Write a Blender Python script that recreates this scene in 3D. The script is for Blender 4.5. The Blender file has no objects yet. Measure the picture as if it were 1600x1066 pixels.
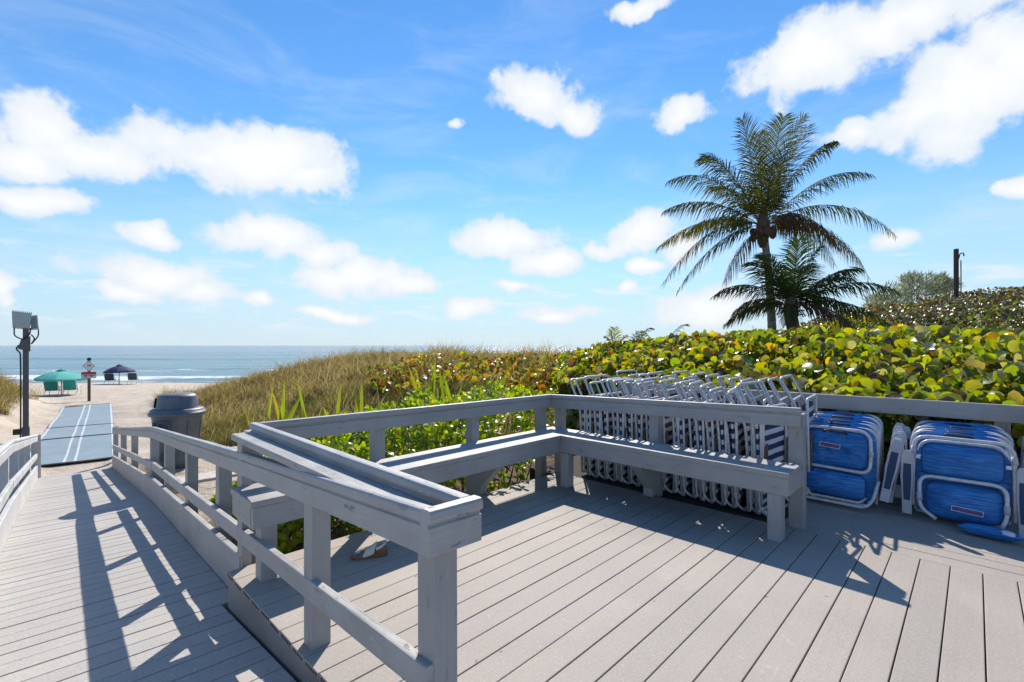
import bpy, math, random
import numpy as np
from mathutils import Vector, Matrix, noise as mnoise

random.seed(7)
rng = np.random.default_rng(7)
C = bpy.context.scene.collection
R = math.radians
CAMH = 1.35
U = Vector((0.6984, 0.7157, 0.0))      # along the deck boards, away from the camera
V = Vector((0.7157, -0.6984, 0.0))     # along the long bench, towards the right
RZ = math.atan2(-0.6984, 0.7157)       # local x = V, local y = U


def L(a, b, z=0.0):
    return U * a + V * b + Vector((0, 0, z))


def AB(X, Y):
    return X * 0.6984 + Y * 0.7157, X * 0.7157 - Y * 0.6984


def S(t):
    t = np.clip(t, 0, 1)
    return t * t * (3 - 2 * t)


def vnoise(x, y, s=1.0, seed=0.0):
    """cheap smooth numpy value noise in about -1..1"""
    x = np.asarray(x, float) * s + seed * 17.3
    y = np.asarray(y, float) * s - seed * 9.7
    xi = np.floor(x); yi = np.floor(y)
    fx = x - xi; fy = y - yi
    fx = fx * fx * (3 - 2 * fx); fy = fy * fy * (3 - 2 * fy)

    def h(i, j):
        v = np.sin(i * 127.1 + j * 311.7) * 43758.5453
        return v - np.floor(v)
    a = h(xi, yi); b = h(xi + 1, yi); c = h(xi, yi + 1); d = h(xi + 1, yi + 1)
    return ((a * (1 - fx) + b * fx) * (1 - fy) + (c * (1 - fx) + d * fx) * fy) * 2 - 1


# ---------------------------------------------------------------- objects
def tag(o, label=None, cat=None, group=None, kind=None):
    if label: o['label'] = label
    if cat: o['category'] = cat
    if group: o['group'] = group
    if kind: o['kind'] = kind
    return o


def thing(name, label, cat, loc=(0, 0, 0), rz=0.0, group=None):
    o = bpy.data.objects.new(name, None)
    C.objects.link(o)
    o.empty_display_size = 0.2
    o.location = loc
    o.rotation_euler = (0, 0, rz)
    return tag(o, label, cat, group)


def copy_tree(o, parent=None):
    c = o.copy()
    C.objects.link(c)
    if parent is not None:
        c.parent = parent
    for ch in list(o.children):
        copy_tree(ch, c)
    return c


class MB:
    """collects shapes (with lengthwise UVs) and links them as one mesh object"""

    def __init__(s):
        s.v = []; s.f = []; s.uv = []; s.sm = []

    def face(s, idx, uv=None, smooth=False):
        s.f.append(list(idx))
        s.uv.append(uv if uv else [(0, 0)] * len(idx))
        s.sm.append(smooth)

    def hexa(s, p, length=None):
        """8 corners: 0-3 start ring, 4-7 end ring (same order round the ring)"""
        o = len(s.v)
        s.v += [Vector(q) for q in p]
        ln = length or (Vector(p[4]) - Vector(p[0])).length
        ou = random.random() * 9; ov = random.random() * 9
        acc = [0]
        for k in range(4):
            acc.append(acc[-1] + (Vector(p[(k + 1) % 4]) - Vector(p[k])).length)
        for k in range(4):
            k2 = (k + 1) % 4
            s.face([o + k, o + k2, o + 4 + k2, o + 4 + k],
                   [(ou, ov + acc[k]), (ou, ov + acc[k + 1]), (ou + ln, ov + acc[k + 1]), (ou + ln, ov + acc[k])])
        w = acc[1]; h = acc[2] - acc[1]
        s.face([o + 3, o + 2, o + 1, o], [(ou, ov), (ou, ov + w), (ou + h, ov + w), (ou + h, ov)])
        s.face([o + 4, o + 5, o + 6, o + 7], [(ou, ov), (ou, ov + w), (ou + h, ov + w), (ou + h, ov)])
        return s

    def beam(s, p0, p1, w, h, up=(0, 0, 1), side=None):
        """box from p0 to p1 (centre line); w across, h along up"""
        p0 = Vector(p0); p1 = Vector(p1)
        d = (p1 - p0)
        up = Vector(up)
        sd = Vector(side) if side is not None else d.cross(up)
        sd.normalize()
        up2 = sd.cross(d).normalized() if side is None else up
        a = sd * (w / 2); b = up2 * (h / 2)
        return s.hexa([p0 - a - b, p0 + a - b, p0 + a + b, p0 - a + b,
                       p1 - a - b, p1 + a - b, p1 + a + b, p1 - a + b])

    def box(s, lo, hi, M=None):
        (x0, y0, z0), (x1, y1, z1) = lo, hi
        dx, dy, dz = x1 - x0, y1 - y0, z1 - z0
        if dz >= dx and dz >= dy:
            p = [(x0, y0, z0), (x0, y1, z0), (x1, y1, z0), (x1, y0, z0), (x0, y0, z1), (x0, y1, z1), (x1, y1, z1), (x1, y0, z1)]
        elif dx >= dy:
            p = [(x0, y0, z0), (x0, y0, z1), (x0, y1, z1), (x0, y1, z0), (x1, y0, z0), (x1, y0, z1), (x1, y1, z1), (x1, y1, z0)]
        else:
            p = [(x0, y0, z0), (x1, y0, z0), (x1, y0, z1), (x0, y0, z1), (x0, y1, z0), (x1, y1, z0), (x1, y1, z1), (x0, y1, z1)]
        if M is not None:
            p = [M @ Vector(q) for q in p]
        return s.hexa(p)

    def abbox(s, a0, a1, b0, b1, z0, z1):
        """box in deck coordinates"""
        M = Matrix(((V.x, U.x, 0, 0), (V.y, U.y, 0, 0), (0, 0, 1, 0), (0, 0, 0, 1)))
        return s.box((b0, a0, z0), (b1, a1, z1), M)

    def tube(s, pts, r, n=8, cap=True, closed=False, rs=None):
        pts = [Vector(p) for p in pts]
        m = len(pts)
        o = len(s.v)
        prev = None
        ln = 0.0
        lens = []
        for i, p in enumerate(pts):
            if closed:
                t = pts[(i + 1) % m] - pts[i - 1]
            else:
                t = pts[min(i + 1, m - 1)] - pts[max(i - 1, 0)]
            t.normalize()
            if prev is None:
                ref = Vector((0, 0, 1)) if abs(t.z) < 0.9 else Vector((1, 0, 0))
                x = t.cross(ref).normalized()
            else:
                x = (prev - t * prev.dot(t))
                if x.length < 1e-6:
                    x = t.orthogonal()
                x.normalize()
            prev = x
            y = t.cross(x)
            rr = rs[i] if rs else r
            if i: ln += (p - pts[i - 1]).length
            lens.append(ln)
            for k in range(n):
                an = 2 * math.pi * k / n
                s.v.append(p + x * (rr * math.cos(an)) + y * (rr * math.sin(an)))
        rows = m if closed else m - 1
        for i in range(rows):
            j = (i + 1) % m
            for k in range(n):
                k2 = (k + 1) % n
                s.face([o + i * n + k, o + i * n + k2, o + j * n + k2, o + j * n + k],
                       [(lens[i], k / n), (lens[i], (k + 1) / n), (lens[j], (k + 1) / n), (lens[j], k / n)], True)
        if cap and not closed:
            s.face([o + k for k in range(n)][::-1])
            s.face([o + (m - 1) * n + k for k in range(n)])
        return s

    def extrude(s, path, prof, out, smooth=False):
        """sweep a closed 2-D profile (outward, up) along path; out: outward horizontal vector or list"""
        path = [Vector(p) for p in path]
        n = len(prof)
        o = len(s.v)
        acc = [0]
        for k in range(n):
            a = prof[k]; b = prof[(k + 1) % n]
            acc.append(acc[-1] + math.hypot(b[0] - a[0], b[1] - a[1]))
        ln = 0
        us = []
        ou = random.random() * 9; ov = random.random() * 9
        for i, p in enumerate(path):
            q = out[i] if isinstance(out, list) else out
            if i: ln += (p - path[i - 1]).length
            us.append(ou + ln)
            for (x, z) in prof:
                s.v.append(p + Vector(q) * x + Vector((0, 0, z)))
        for i in range(len(path) - 1):
            for k in range(n):
                k2 = (k + 1) % n
                s.face([o + i * n + k, o + i * n + k2, o + (i + 1) * n + k2, o + (i + 1) * n + k],
                       [(us[i], ov + acc[k]), (us[i], ov + acc[k + 1]), (us[i + 1], ov + acc[k + 1]), (us[i + 1], ov + acc[k])], smooth)
        s.face([o + k for k in range(n)][::-1], [(p[0], p[1]) for p in prof][::-1])
        e = o + (len(path) - 1) * n
        s.face([e + k for k in range(n)], [(p[0], p[1]) for p in prof])
        return s

    def lathe(s, prof, n=24, sx=1, sy=1, c=(0, 0, 0)):
        o = len(s.v)
        c = Vector(c)
        for (r, z) in prof:
            for k in range(n):
                an = 2 * math.pi * k / n
                s.v.append(c + Vector((r * sx * math.cos(an), r * sy * math.sin(an), z)))
        for i in range(len(prof) - 1):
            for k in range(n):
                k2 = (k + 1) % n
                s.face([o + i * n + k, o + i * n + k2, o + (i + 1) * n + k2, o + (i + 1) * n + k], None, True)
        s.face([o + k for k in range(n)][::-1])
        e = o + (len(prof) - 1) * n
        s.face([e + k for k in range(n)])
        return s

    def grid(s, fn, nu, nv, smooth=True):
        """fn(u,v) in 0..1 -> point"""
        o = len(s.v)
        for j in range(nv + 1):
            for i in range(nu + 1):
                s.v.append(Vector(fn(i / nu, j / nv)))
        for j in range(nv):
            for i in range(nu):
                q = o + j * (nu + 1) + i
                s.face([q, q + 1, q + nu + 2, q + nu + 1],
                       [(i / nu, j / nv), ((i + 1) / nu, j / nv), ((i + 1) / nu, (j + 1) / nv), (i / nu, (j + 1) / nv)], smooth)
        return s

    def puff(s, M, w, h, t, n=14, rad=3.5, wr=0.0, seed=0):
        """soft padded panel: w x h in local x,z, bulging both ways in local y"""
        for sg in (-1, 1):
            def fn(u, v):
                a = u * 2 - 1; b = v * 2 - 1
                # map the square to a rounded rectangle
                m = max(abs(a), abs(b))
                if m > 1e-6:
                    k = m / ((abs(a) ** rad + abs(b) ** rad) ** (1 / rad))
                    k = 1 + (k - 1) * m
                else:
                    k = 1
                a2, b2 = a * k, b * k
                d = (1 - m ** 4)
                y = t / 2 * d
                if wr:
                    y += wr * d * (mnoise.noise(Vector((a * 2.2 + seed, b * 2.2, seed * 3.1))) + 0.5 * mnoise.noise(Vector((a * 5 + seed, b * 5 + 4, seed))))
                return M @ Vector((a2 * w / 2, sg * y, b2 * h / 2))
            if sg < 0:
                s.grid(fn, n, n)
            else:
                s.grid(lambda u, v: fn(1 - u, v), n, n)
        return s

    def build(s, name, mat, parent=None, bevel=0.0, seg=2, loc=None, rz=None):
        me = bpy.data.meshes.new(name)
        me.from_pydata([tuple(p) for p in s.v], [], s.f)
        uvl = me.uv_layers.new(name='UVMap')
        flat = [c for fu in s.uv for c in fu]
        uvl.data.foreach_set('uv', np.array(flat, dtype=np.float32).ravel())
        me.polygons.foreach_set('use_smooth', np.array(s.sm, dtype=bool))
        me.materials.append(mat)
        me.update()
        o = bpy.data.objects.new(name, me)
        C.objects.link(o)
        if parent is not None:
            o.parent = parent
        if loc is not None: o.location = loc
        if rz is not None: o.rotation_euler = (0, 0, rz)
        if bevel:
            md = o.modifiers.new('bevel', 'BEVEL')
            md.width = bevel; md.segments = seg; md.limit_method = 'ANGLE'; md.angle_limit = R(40)
        return o


def round_path(pts, r, n=5):
    """polyline with its inner corners rounded"""
    pts = [Vector(p) for p in pts]
    out = [pts[0]]
    for i in range(1, len(pts) - 1):
        a, b, c = pts[i - 1], pts[i], pts[i + 1]
        d1 = (a - b); d2 = (c - b)
        rr = min(r, d1.length * 0.49, d2.length * 0.49)
        p0 = b + d1.normalized() * rr; p1 = b + d2.normalized() * rr
        for k in range(n + 1):
            t = k / n
            out.append(p0 * (1 - t) ** 2 + b * 2 * t * (1 - t) + p1 * t * t)
    out.append(pts[-1])
    return out


def mesh_np(name, verts, faces, mat, parent=None, cols=None, smooth=False):
    """faces: (F,k) int array, cols: (F,3) face colours"""
    me = bpy.data.meshes.new(name)
    verts = np.asarray(verts, np.float32); faces = np.asarray(faces, np.int32)
    F, k = faces.shape
    me.vertices.add(len(verts)); me.vertices.foreach_set('co', verts.ravel())
    me.loops.add(F * k); me.loops.foreach_set('vertex_index', faces.ravel())
    me.polygons.add(F)
    me.polygons.foreach_set('loop_start', np.arange(0, F * k, k, dtype=np.int32))
    me.polygons.foreach_set('loop_total', np.full(F, k, np.int32))
    if smooth: me.polygons.foreach_set('use_smooth', np.ones(F, bool))
    me.update(calc_edges=True)
    if cols is not None:
        at = me.attributes.new('tint', 'FLOAT_COLOR', 'FACE')
        c4 = np.ones((F, 4), np.float32); c4[:, :3] = cols
        at.data.foreach_set('color', c4.ravel())
    me.materials.append(mat)
    o = bpy.data.objects.new(name, me)
    C.objects.link(o)
    if parent is not None: o.parent = parent
    return o


# ---------------------------------------------------------------- materials
def new_mat(name):
    m = bpy.data.materials.new(name)
    m.use_nodes = True
    nt = m.node_tree
    nt.nodes.clear()
    out = nt.nodes.new('ShaderNodeOutputMaterial')
    b = nt.nodes.new('ShaderNodeBsdfPrincipled')
    nt.links.new(b.outputs[0], out.inputs[0])
    return m, nt, b, out


class NT:
    def __init__(s, nt): s.nt = nt

    def n(s, t, **kw):
        q = s.nt.nodes.new(t)
        for k, v in kw.items(): setattr(q, k, v)
        return q

    def set(s, sock, v):
        if isinstance(v, bpy.types.NodeSocket): s.nt.links.new(v, sock)
        elif v is not None:
            try: sock.default_value = v
            except Exception: sock.default_value = tuple(v) + (1,)

    def math(s, op, a, b=None, c=None, clamp=False):
        q = s.n('ShaderNodeMath', operation=op, use_clamp=clamp)
        s.set(q.inputs[0], a); s.set(q.inputs[1], b); s.set(q.inputs[2], c)
        return q.outputs[0]

    def vmath(s, op, a, b=None, out=0):
        q = s.n('ShaderNodeVectorMath', operation=op)
        s.set(q.inputs[0], a)
        if b is not None: s.set(q.inputs[1], b)
        return q.outputs[out]

    def mix(s, f, a, b, mode='MIX'):
        q = s.n('ShaderNodeMix', data_type='RGBA', blend_type=mode)
        s.set(q.inputs[0], f); s.set(q.inputs[6], a if isinstance(a, bpy.types.NodeSocket) else tuple(a) + (1,))
        s.set(q.inputs[7], b if isinstance(b, bpy.types.NodeSocket) else tuple(b) + (1,))
        return q.outputs[2]

    def ramp(s, f, lo, hi, a=0.0, b=1.0):
        q = s.n('ShaderNodeMapRange', interpolation_type='SMOOTHSTEP')
        s.set(q.inputs[0], f); q.inputs[1].default_value = lo; q.inputs[2].default_value = hi
        q.inputs[3].default_value = a; q.inputs[4].default_value = b
        return q.outputs[0]

    def noise(s, vec, scale, detail=4, rough=0.55, dist=0.0):
        q = s.n('ShaderNodeTexNoise')
        if vec is not None: s.set(q.inputs['Vector'], vec)
        q.inputs['Scale'].default_value = scale; q.inputs['Detail'].default_value = detail
        q.inputs['Roughness'].default_value = rough; q.inputs['Distortion'].default_value = dist
        return q.outputs[0]

    def mapping(s, vec, sc, loc=(0, 0, 0), rot=(0, 0, 0)):
        q = s.n('ShaderNodeMapping')
        s.set(q.inputs[0], vec); q.inputs[1].default_value = loc; q.inputs[2].default_value = rot; q.inputs[3].default_value = sc
        return q.outputs[0]

    def bump(s, h, strength=0.3, dist=0.01, normal=None):
        q = s.n('ShaderNodeBump')
        q.inputs['Strength'].default_value = strength; q.inputs['Distance'].default_value = dist
        s.set(q.inputs['Height'], h)
        if normal is not None: s.set(q.inputs['Normal'], normal)
        return q.outputs[0]

    def coord(s, which): return s.n('ShaderNodeTexCoord').outputs[which]


def painted_wood(name, col, dark=0.75, chips=0.5):
    m, nt, b, _ = new_mat(name)
    k = NT(nt)
    uv = k.coord('UV'); ob = k.coord('Object')
    gm = k.mapping(uv, (2.2, 70, 1))
    grain = k.noise(gm, 1.0, 5, 0.65, 0.4)
    big = k.noise(ob, 2.3, 4, 0.6)
    mid = k.noise(k.mapping(uv, (6, 24, 1)), 1.0, 5, 0.7)
    c = k.mix(k.ramp(big, 0.3, 0.72), [x * dark for x in col], col)
    c = k.mix(k.math('MULTIPLY', k.ramp(grain, 0.5, 0.74), 0.34), c, [x * 0.62 for x in col])
    chip = k.math('MULTIPLY', k.ramp(mid, 0.62, 0.66), chips)
    nail = k.ramp(k.noise(k.mapping(uv, (9, 22, 1)), 1, 0), 0.80, 0.82, 0, 0.3)
    c = k.mix(chip, c, (0.19, 0.185, 0.18))
    chip2 = k.math('MULTIPLY', k.ramp(mid, 0.37, 0.31), chips * 0.7)
    c = k.mix(chip2, c, [min(1, x * 1.35) for x in col])
    c = k.mix(nail, c, (0.10, 0.09, 0.085))
    k.set(b.inputs['Base Color'], c)
    b.inputs['Roughness'].default_value = 0.5
    k.set(b.inputs['Roughness'], k.ramp(big, 0.3, 0.7, 0.42, 0.62))
    hgt = k.math('ADD', k.math('MULTIPLY', grain, 0.6), k.math('MULTIPLY', mid, 0.5))
    hgt = k.math('SUBTRACT', hgt, k.math('MULTIPLY', chip, 0.5))
    k.set(b.inputs['Normal'], k.bump(hgt, 0.8, 0.009))
    return m


def deck_mat(name, col, dark_corner=False):
    m, nt, b, _ = new_mat(name)
    k = NT(nt)
    uv = k.coord('UV'); ob = k.coord('Object')
    geo = k.n('ShaderNodeNewGeometry')
    speck = k.noise(ob, 230, 3, 0.8)
    speck2 = k.noise(ob, 95, 3, 0.7)
    streak = k.noise(k.mapping(uv, (1.2, 55, 1)), 1.0, 4, 0.6)
    big = k.noise(ob, 1.1, 5, 0.62, 0.6)
    rnd = geo.outputs['Random Per Island']
    c = k.mix(k.ramp(big, 0.34, 0.68), [x * 0.83 for x in col], col)
    c = k.mix(k.math('MULTIPLY', rnd, 0.75), c, (col[0] * 0.80, col[1] * 0.81, col[2] * 0.84))
    scuff = k.noise(k.mapping(ob, (1, 1, 1), (3, 5, 0)), 4.5, 6, 0.75, 1.2)
    c = k.mix(k.ramp(scuff, 0.60, 0.74, 0, 0.45), c, (0.60, 0.55, 0.48))
    c = k.mix(k.ramp(scuff, 0.36, 0.26, 0, 0.35), c, [x * 0.6 for x in col])
    c = k.mix(k.ramp(streak, 0.42, 0.8, 0, 0.3), c, [x * 0.72 for x in col])
    c = k.mix(k.ramp(speck, 0.52, 0.66, 0, 0.75), c, [x * 0.42 for x in col])
    c = k.mix(k.ramp(speck2, 0.46, 0.30, 0, 0.6), c, [min(1, x * 1.35) for x in col])
    dots = k.noise(ob, 15, 2, 0.5)
    c = k.mix(k.ramp(dots, 0.745, 0.765, 0, 0.65), c, (0.07, 0.06, 0.055))
    if dark_corner:   # boards darken towards the bench corner, with a ragged outline
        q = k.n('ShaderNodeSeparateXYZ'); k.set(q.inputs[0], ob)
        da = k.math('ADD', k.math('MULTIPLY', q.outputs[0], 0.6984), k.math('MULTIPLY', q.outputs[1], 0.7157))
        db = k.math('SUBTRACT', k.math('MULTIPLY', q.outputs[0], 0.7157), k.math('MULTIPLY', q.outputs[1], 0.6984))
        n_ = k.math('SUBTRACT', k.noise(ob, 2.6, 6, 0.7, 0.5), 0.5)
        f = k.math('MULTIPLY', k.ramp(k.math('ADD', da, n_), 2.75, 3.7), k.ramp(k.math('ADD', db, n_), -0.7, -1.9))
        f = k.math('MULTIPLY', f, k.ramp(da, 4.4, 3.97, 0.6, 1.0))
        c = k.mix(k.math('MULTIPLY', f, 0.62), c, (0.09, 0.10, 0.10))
    k.set(b.inputs['Base Color'], c)
    b.inputs['Roughness'].default_value = 0.72
    k.set(b.inputs['Normal'], k.bump(k.math('ADD', speck, k.math('MULTIPLY', streak, 0.7)), 0.3, 0.004))
    return m


def plain(name, col, rough=0.5, metal=0.0, var=0.12, bump=0.0, scale=14, spec=None):
    m, nt, b, _ = new_mat(name)
    k = NT(nt)
    ob = k.coord('Object')
    nz = k.noise(ob, scale, 5, 0.6)
    c = k.mix(k.ramp(nz, 0.3, 0.7), [x * (1 - var) for x in col], [min(1, x * (1 + var * 0.5)) for x in col])
    k.set(b.inputs['Base Color'], c)
    b.inputs['Metallic'].default_value = metal
    k.set(b.inputs['Roughness'], k.ramp(nz, 0.3, 0.7, max(0.05, rough - 0.06), min(1, rough + 0.08)))
    if spec is not None: b.inputs['Specular IOR Level'].default_value = spec
    if bump: k.set(b.inputs['Normal'], k.bump(nz, bump, 0.01))
    return m


def leaf_mat(name, rough=0.4, trans=0.45, tcol=(1.25, 1.15, 0.35), spec=0.5):
    m, nt, b, out = new_mat(name)
    k = NT(nt)
    at = k.n('ShaderNodeAttribute', attribute_name='tint')
    nz = k.noise(k.coord('Object'), 35, 3, 0.6)
    c = k.mix(k.ramp(nz, 0.3, 0.75, 0, 0.4), at.outputs['Color'], k.mix(1.0, at.outputs['Color'], (0.55, 0.55, 0.5), 'MULTIPLY'))
    k.set(b.inputs['Base Color'], c)
    b.inputs['Roughness'].default_value = rough
    b.inputs['Specular IOR Level'].default_value = spec
    tr = k.n('ShaderNodeBsdfTranslucent')
    k.set(tr.inputs[0], k.mix(1.0, c, tcol, 'MULTIPLY'))
    mx = k.n('ShaderNodeMixShader')
    mx.inputs[0].default_value = trans
    nt.links.new(b.outputs[0], mx.inputs[1]); nt.links.new(tr.outputs[0], mx.inputs[2])
    nt.links.new(mx.outputs[0], out.inputs[0])
    return m


def stripe_mat(name):
    m, nt, b, _ = new_mat(name)
    k = NT(nt)
    uv = k.n('ShaderNodeSeparateXYZ'); k.set(uv.inputs[0], k.coord('UV'))
    w = k.math('SINE', k.math('MULTIPLY', uv.outputs[1], 6.2832))
    f = k.ramp(w, 0.0, 0.15)
    nz = k.noise(k.coord('Object'), 60, 3, 0.7)
    c = k.mix(f, (0.012, 0.022, 0.085), (0.66, 0.67, 0.70))
    c = k.mix(k.ramp(nz, 0.4, 0.8, 0, 0.3), c, (0.18, 0.18, 0.2))
    k.set(b.inputs['Base Color'], c)
    b.inputs['Roughness'].default_value = 0.75
    weave = k.noise(k.mapping(k.coord('UV'), (160, 40, 1)), 1, 1)
    k.set(b.inputs['Normal'], k.bump(weave, 0.25, 0.003))
    return m


def blue_mesh_mat(name, col=(0.014, 0.16, 0.52)):
    m, nt, b, _ = new_mat(name)
    k = NT(nt)
    ob = k.coord('Object')
    st = k.noise(k.mapping(ob, (9, 9, 230)), 1, 3, 0.6)
    big = k.noise(ob, 7, 3, 0.6)
    c = k.mix(k.ramp(st, 0.40, 0.68), [x * 0.72 for x in col], (0.05, 0.30, 0.72))
    c = k.mix(k.ramp(st, 0.66, 0.8, 0, 0.6), c, (0.25, 0.45, 0.72))
    c = k.mix(k.ramp(big, 0.35, 0.7, 0, 0.4), c, [x * 0.6 for x in col])
    k.set(b.inputs['Base Color'], c)
    b.inputs['Roughness'].default_value = 0.62
    k.set(b.inputs['Normal'], k.bump(k.math('ADD', st, big), 0.35, 0.006))
    return m


M_paint = painted_wood('grey_painted_wood', (0.365, 0.36, 0.355), 0.80, 0.5)
M_pale = painted_wood('pale_railing_paint', (0.60, 0.60, 0.60), 0.80, 0.7)  # paler paint colour for the left ramp railing
M_darkbed = plain('dark_ground', (0.030, 0.024, 0.019), 0.95, 0, .5, .6, 22)
M_worn = painted_wood('worn_grey_painted_wood', (0.42, 0.412, 0.405), 0.72, 0.9)
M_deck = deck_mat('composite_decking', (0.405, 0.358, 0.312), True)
M_ramp = deck_mat('ramp_decking', (0.47, 0.445, 0.415))
M_under = plain('dark_deck_joist', (0.10, 0.095, 0.09), 0.8)
M_tube = plain('white_enamel_tube', (0.62, 0.62, 0.63), 0.32, 0.0, 0.2, 0, 30)
M_alu = plain('weathered_aluminium_tube', (0.54, 0.54, 0.55), 0.42, 0.25, 0.28, 0.1, 45)
M_wood = plain('brown_wood', (0.16, 0.085, 0.045), 0.6, 0, 0.4, 0.2, 25)
M_stripe = stripe_mat('navy_white_stripe_cloth')
M_blue = blue_mesh_mat('blue_mesh_cloth')
M_pipe = plain('dark_blue_piping', (0.008, 0.06, 0.22), 0.6)
M_bluedark = plain('dark_blue_grip', (0.03, 0.06, 0.13), 0.7, 0, 0.2, 0.3, 90)
M_arm = plain('pale_grey_plastic', (0.46, 0.47, 0.52), 0.5, 0, 0.1)
M_black = plain('black_plastic', (0.02, 0.02, 0.022), 0.5)
M_white = plain('white_print', (0.72, 0.73, 0.75), 0.6)
M_red = plain('red_print', (0.45, 0.03, 0.035), 0.6)
M_can = plain('grey_bin_plastic', (0.125, 0.135, 0.16), 0.45, 0, 0.18, 0.06, 9)
M_teal = plain('teal_cloth', (0.04, 0.36, 0.31), 0.8, 0, 0.15)
M_tealpale = plain('pale_teal_cloth', (0.12, 0.52, 0.43), 0.8, 0, 0.12)
M_navy = plain('navy_cloth', (0.018, 0.02, 0.10), 0.8, 0, 0.15)
M_charcoal = plain('charcoal_cloth', (0.05, 0.075, 0.085), 0.8, 0, 0.15)
M_post = plain('weathered_post_wood', (0.13, 0.095, 0.065), 0.8, 0, 0.4, 0.4, 18)
M_metalpost = plain('dark_grey_metal', (0.115, 0.11, 0.12), 0.5, 0.2, 0.2)
M_lamp = plain('pale_grey_metal_case', (0.46, 0.49, 0.46), 0.5, 0.1, 0.1)
M_glass = plain('lamp_glass', (0.16, 0.19, 0.22), 0.15, 0, 0.05)
M_tan = plain('tan_cork_sole', (0.20, 0.105, 0.055), 0.75, 0, 0.25, 0.3, 60)
M_cream = plain('cream_leather', (0.66, 0.60, 0.51), 0.55, 0, 0.1, 0.1, 40)
M_insole = plain('taupe_insole', (0.23, 0.19, 0.18), 0.7, 0, 0.15)
M_slab = plain('sun_bleached_slab', (0.52, 0.48, 0.43), 0.85, 0, 0.25, 0.4, 20)
M_fascia = painted_wood('weathered_fascia', (0.24, 0.24, 0.245), 0.7, 0.6)
M_rod = plain('mat_rod', (0.20, 0.16, 0.155), 0.7)
M_rust = plain('rusty_steel', (0.075, 0.05, 0.045), 0.75, 0.2, 0.4, 0.3, 20)
# ---------------------------------------------------------------- camera, sun, sky
sc = bpy.context.scene
cam_d = bpy.data.cameras.new('camera'); cam = bpy.data.objects.new('camera', cam_d); C.objects.link(cam)
cam.location = (0, 0, CAMH); cam.rotation_euler = (R(90), 0, 0)
cam_d.sensor_width = 36; cam_d.lens = 742 / 1600 * 36; cam_d.shift_y = 7 / 1600
cam_d.clip_start = 0.05; cam_d.clip_end = 60000
sc.camera = cam

SUN_EL = 41.0; SUN_AZ = 3.0            # azimuth clockwise from +Y
sd = Vector((math.sin(R(SUN_AZ)) * math.cos(R(SUN_EL)), math.cos(R(SUN_AZ)) * math.cos(R(SUN_EL)), math.sin(R(SUN_EL))))
sun_d = bpy.data.lights.new('sun', 'SUN'); sun = bpy.data.objects.new('sun', sun_d); C.objects.link(sun)
sun_d.energy = 5.0; sun_d.angle = R(0.5); sun_d.color = (1.0, 0.92, 0.81)
sun.rotation_euler = (-sd).to_track_quat('-Z', 'Y').to_euler()
sun.location = (0, 0, 30)

w = bpy.data.worlds.new('World'); sc.world = w; w.use_nodes = True
wt = w.node_tree; wt.nodes.clear(); k = NT(wt)
wo = k.n('ShaderNodeOutputWorld'); bg = k.n('ShaderNodeBackground')
wt.links.new(bg.outputs[0], wo.inputs[0]); bg.inputs[1].default_value = 0.085
sky = k.n('ShaderNodeTexSky', sky_type='NISHITA')
sky.sun_disc = False; sky.sun_elevation = R(SUN_EL); sky.sun_rotation = R(SUN_AZ)
sky.altitude = 0; sky.air_density = 1.0; sky.dust_density = 0.0; sky.ozone_density = 3.0
hs = k.n('ShaderNodeHueSaturation'); hs.inputs['Saturation'].default_value = 1.22; hs.inputs['Value'].default_value = 1.60
wt.links.new(sky.outputs[0], hs.inputs['Color'])
gen = k.coord('Generated')
sx = k.n('ShaderNodeSeparateXYZ'); k.set(sx.inputs[0], gen)
az = k.math('ARCTAN2', sx.outputs[0], sx.outputs[1])
el = k.math('ARCSINE', sx.outputs[2])
cv = k.n('ShaderNodeCombineXYZ'); k.set(cv.inputs[0], az); k.set(cv.inputs[1], el)
ang = cv.outputs[0]
nz1 = k.noise(ang, 13, 7, 0.58, 0.25)
nz2 = k.noise(ang, 4.5, 5, 0.6, 0.3)
wsp = k.noise(k.mapping(ang, (2.2, 8, 1)), 1.6, 6, 0.62, 0.6)


def direl(px, py):
    a_ = math.atan((px - 800) / 742)
    return a_, math.atan((540 - py) / 742 * math.cos(a_))


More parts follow.
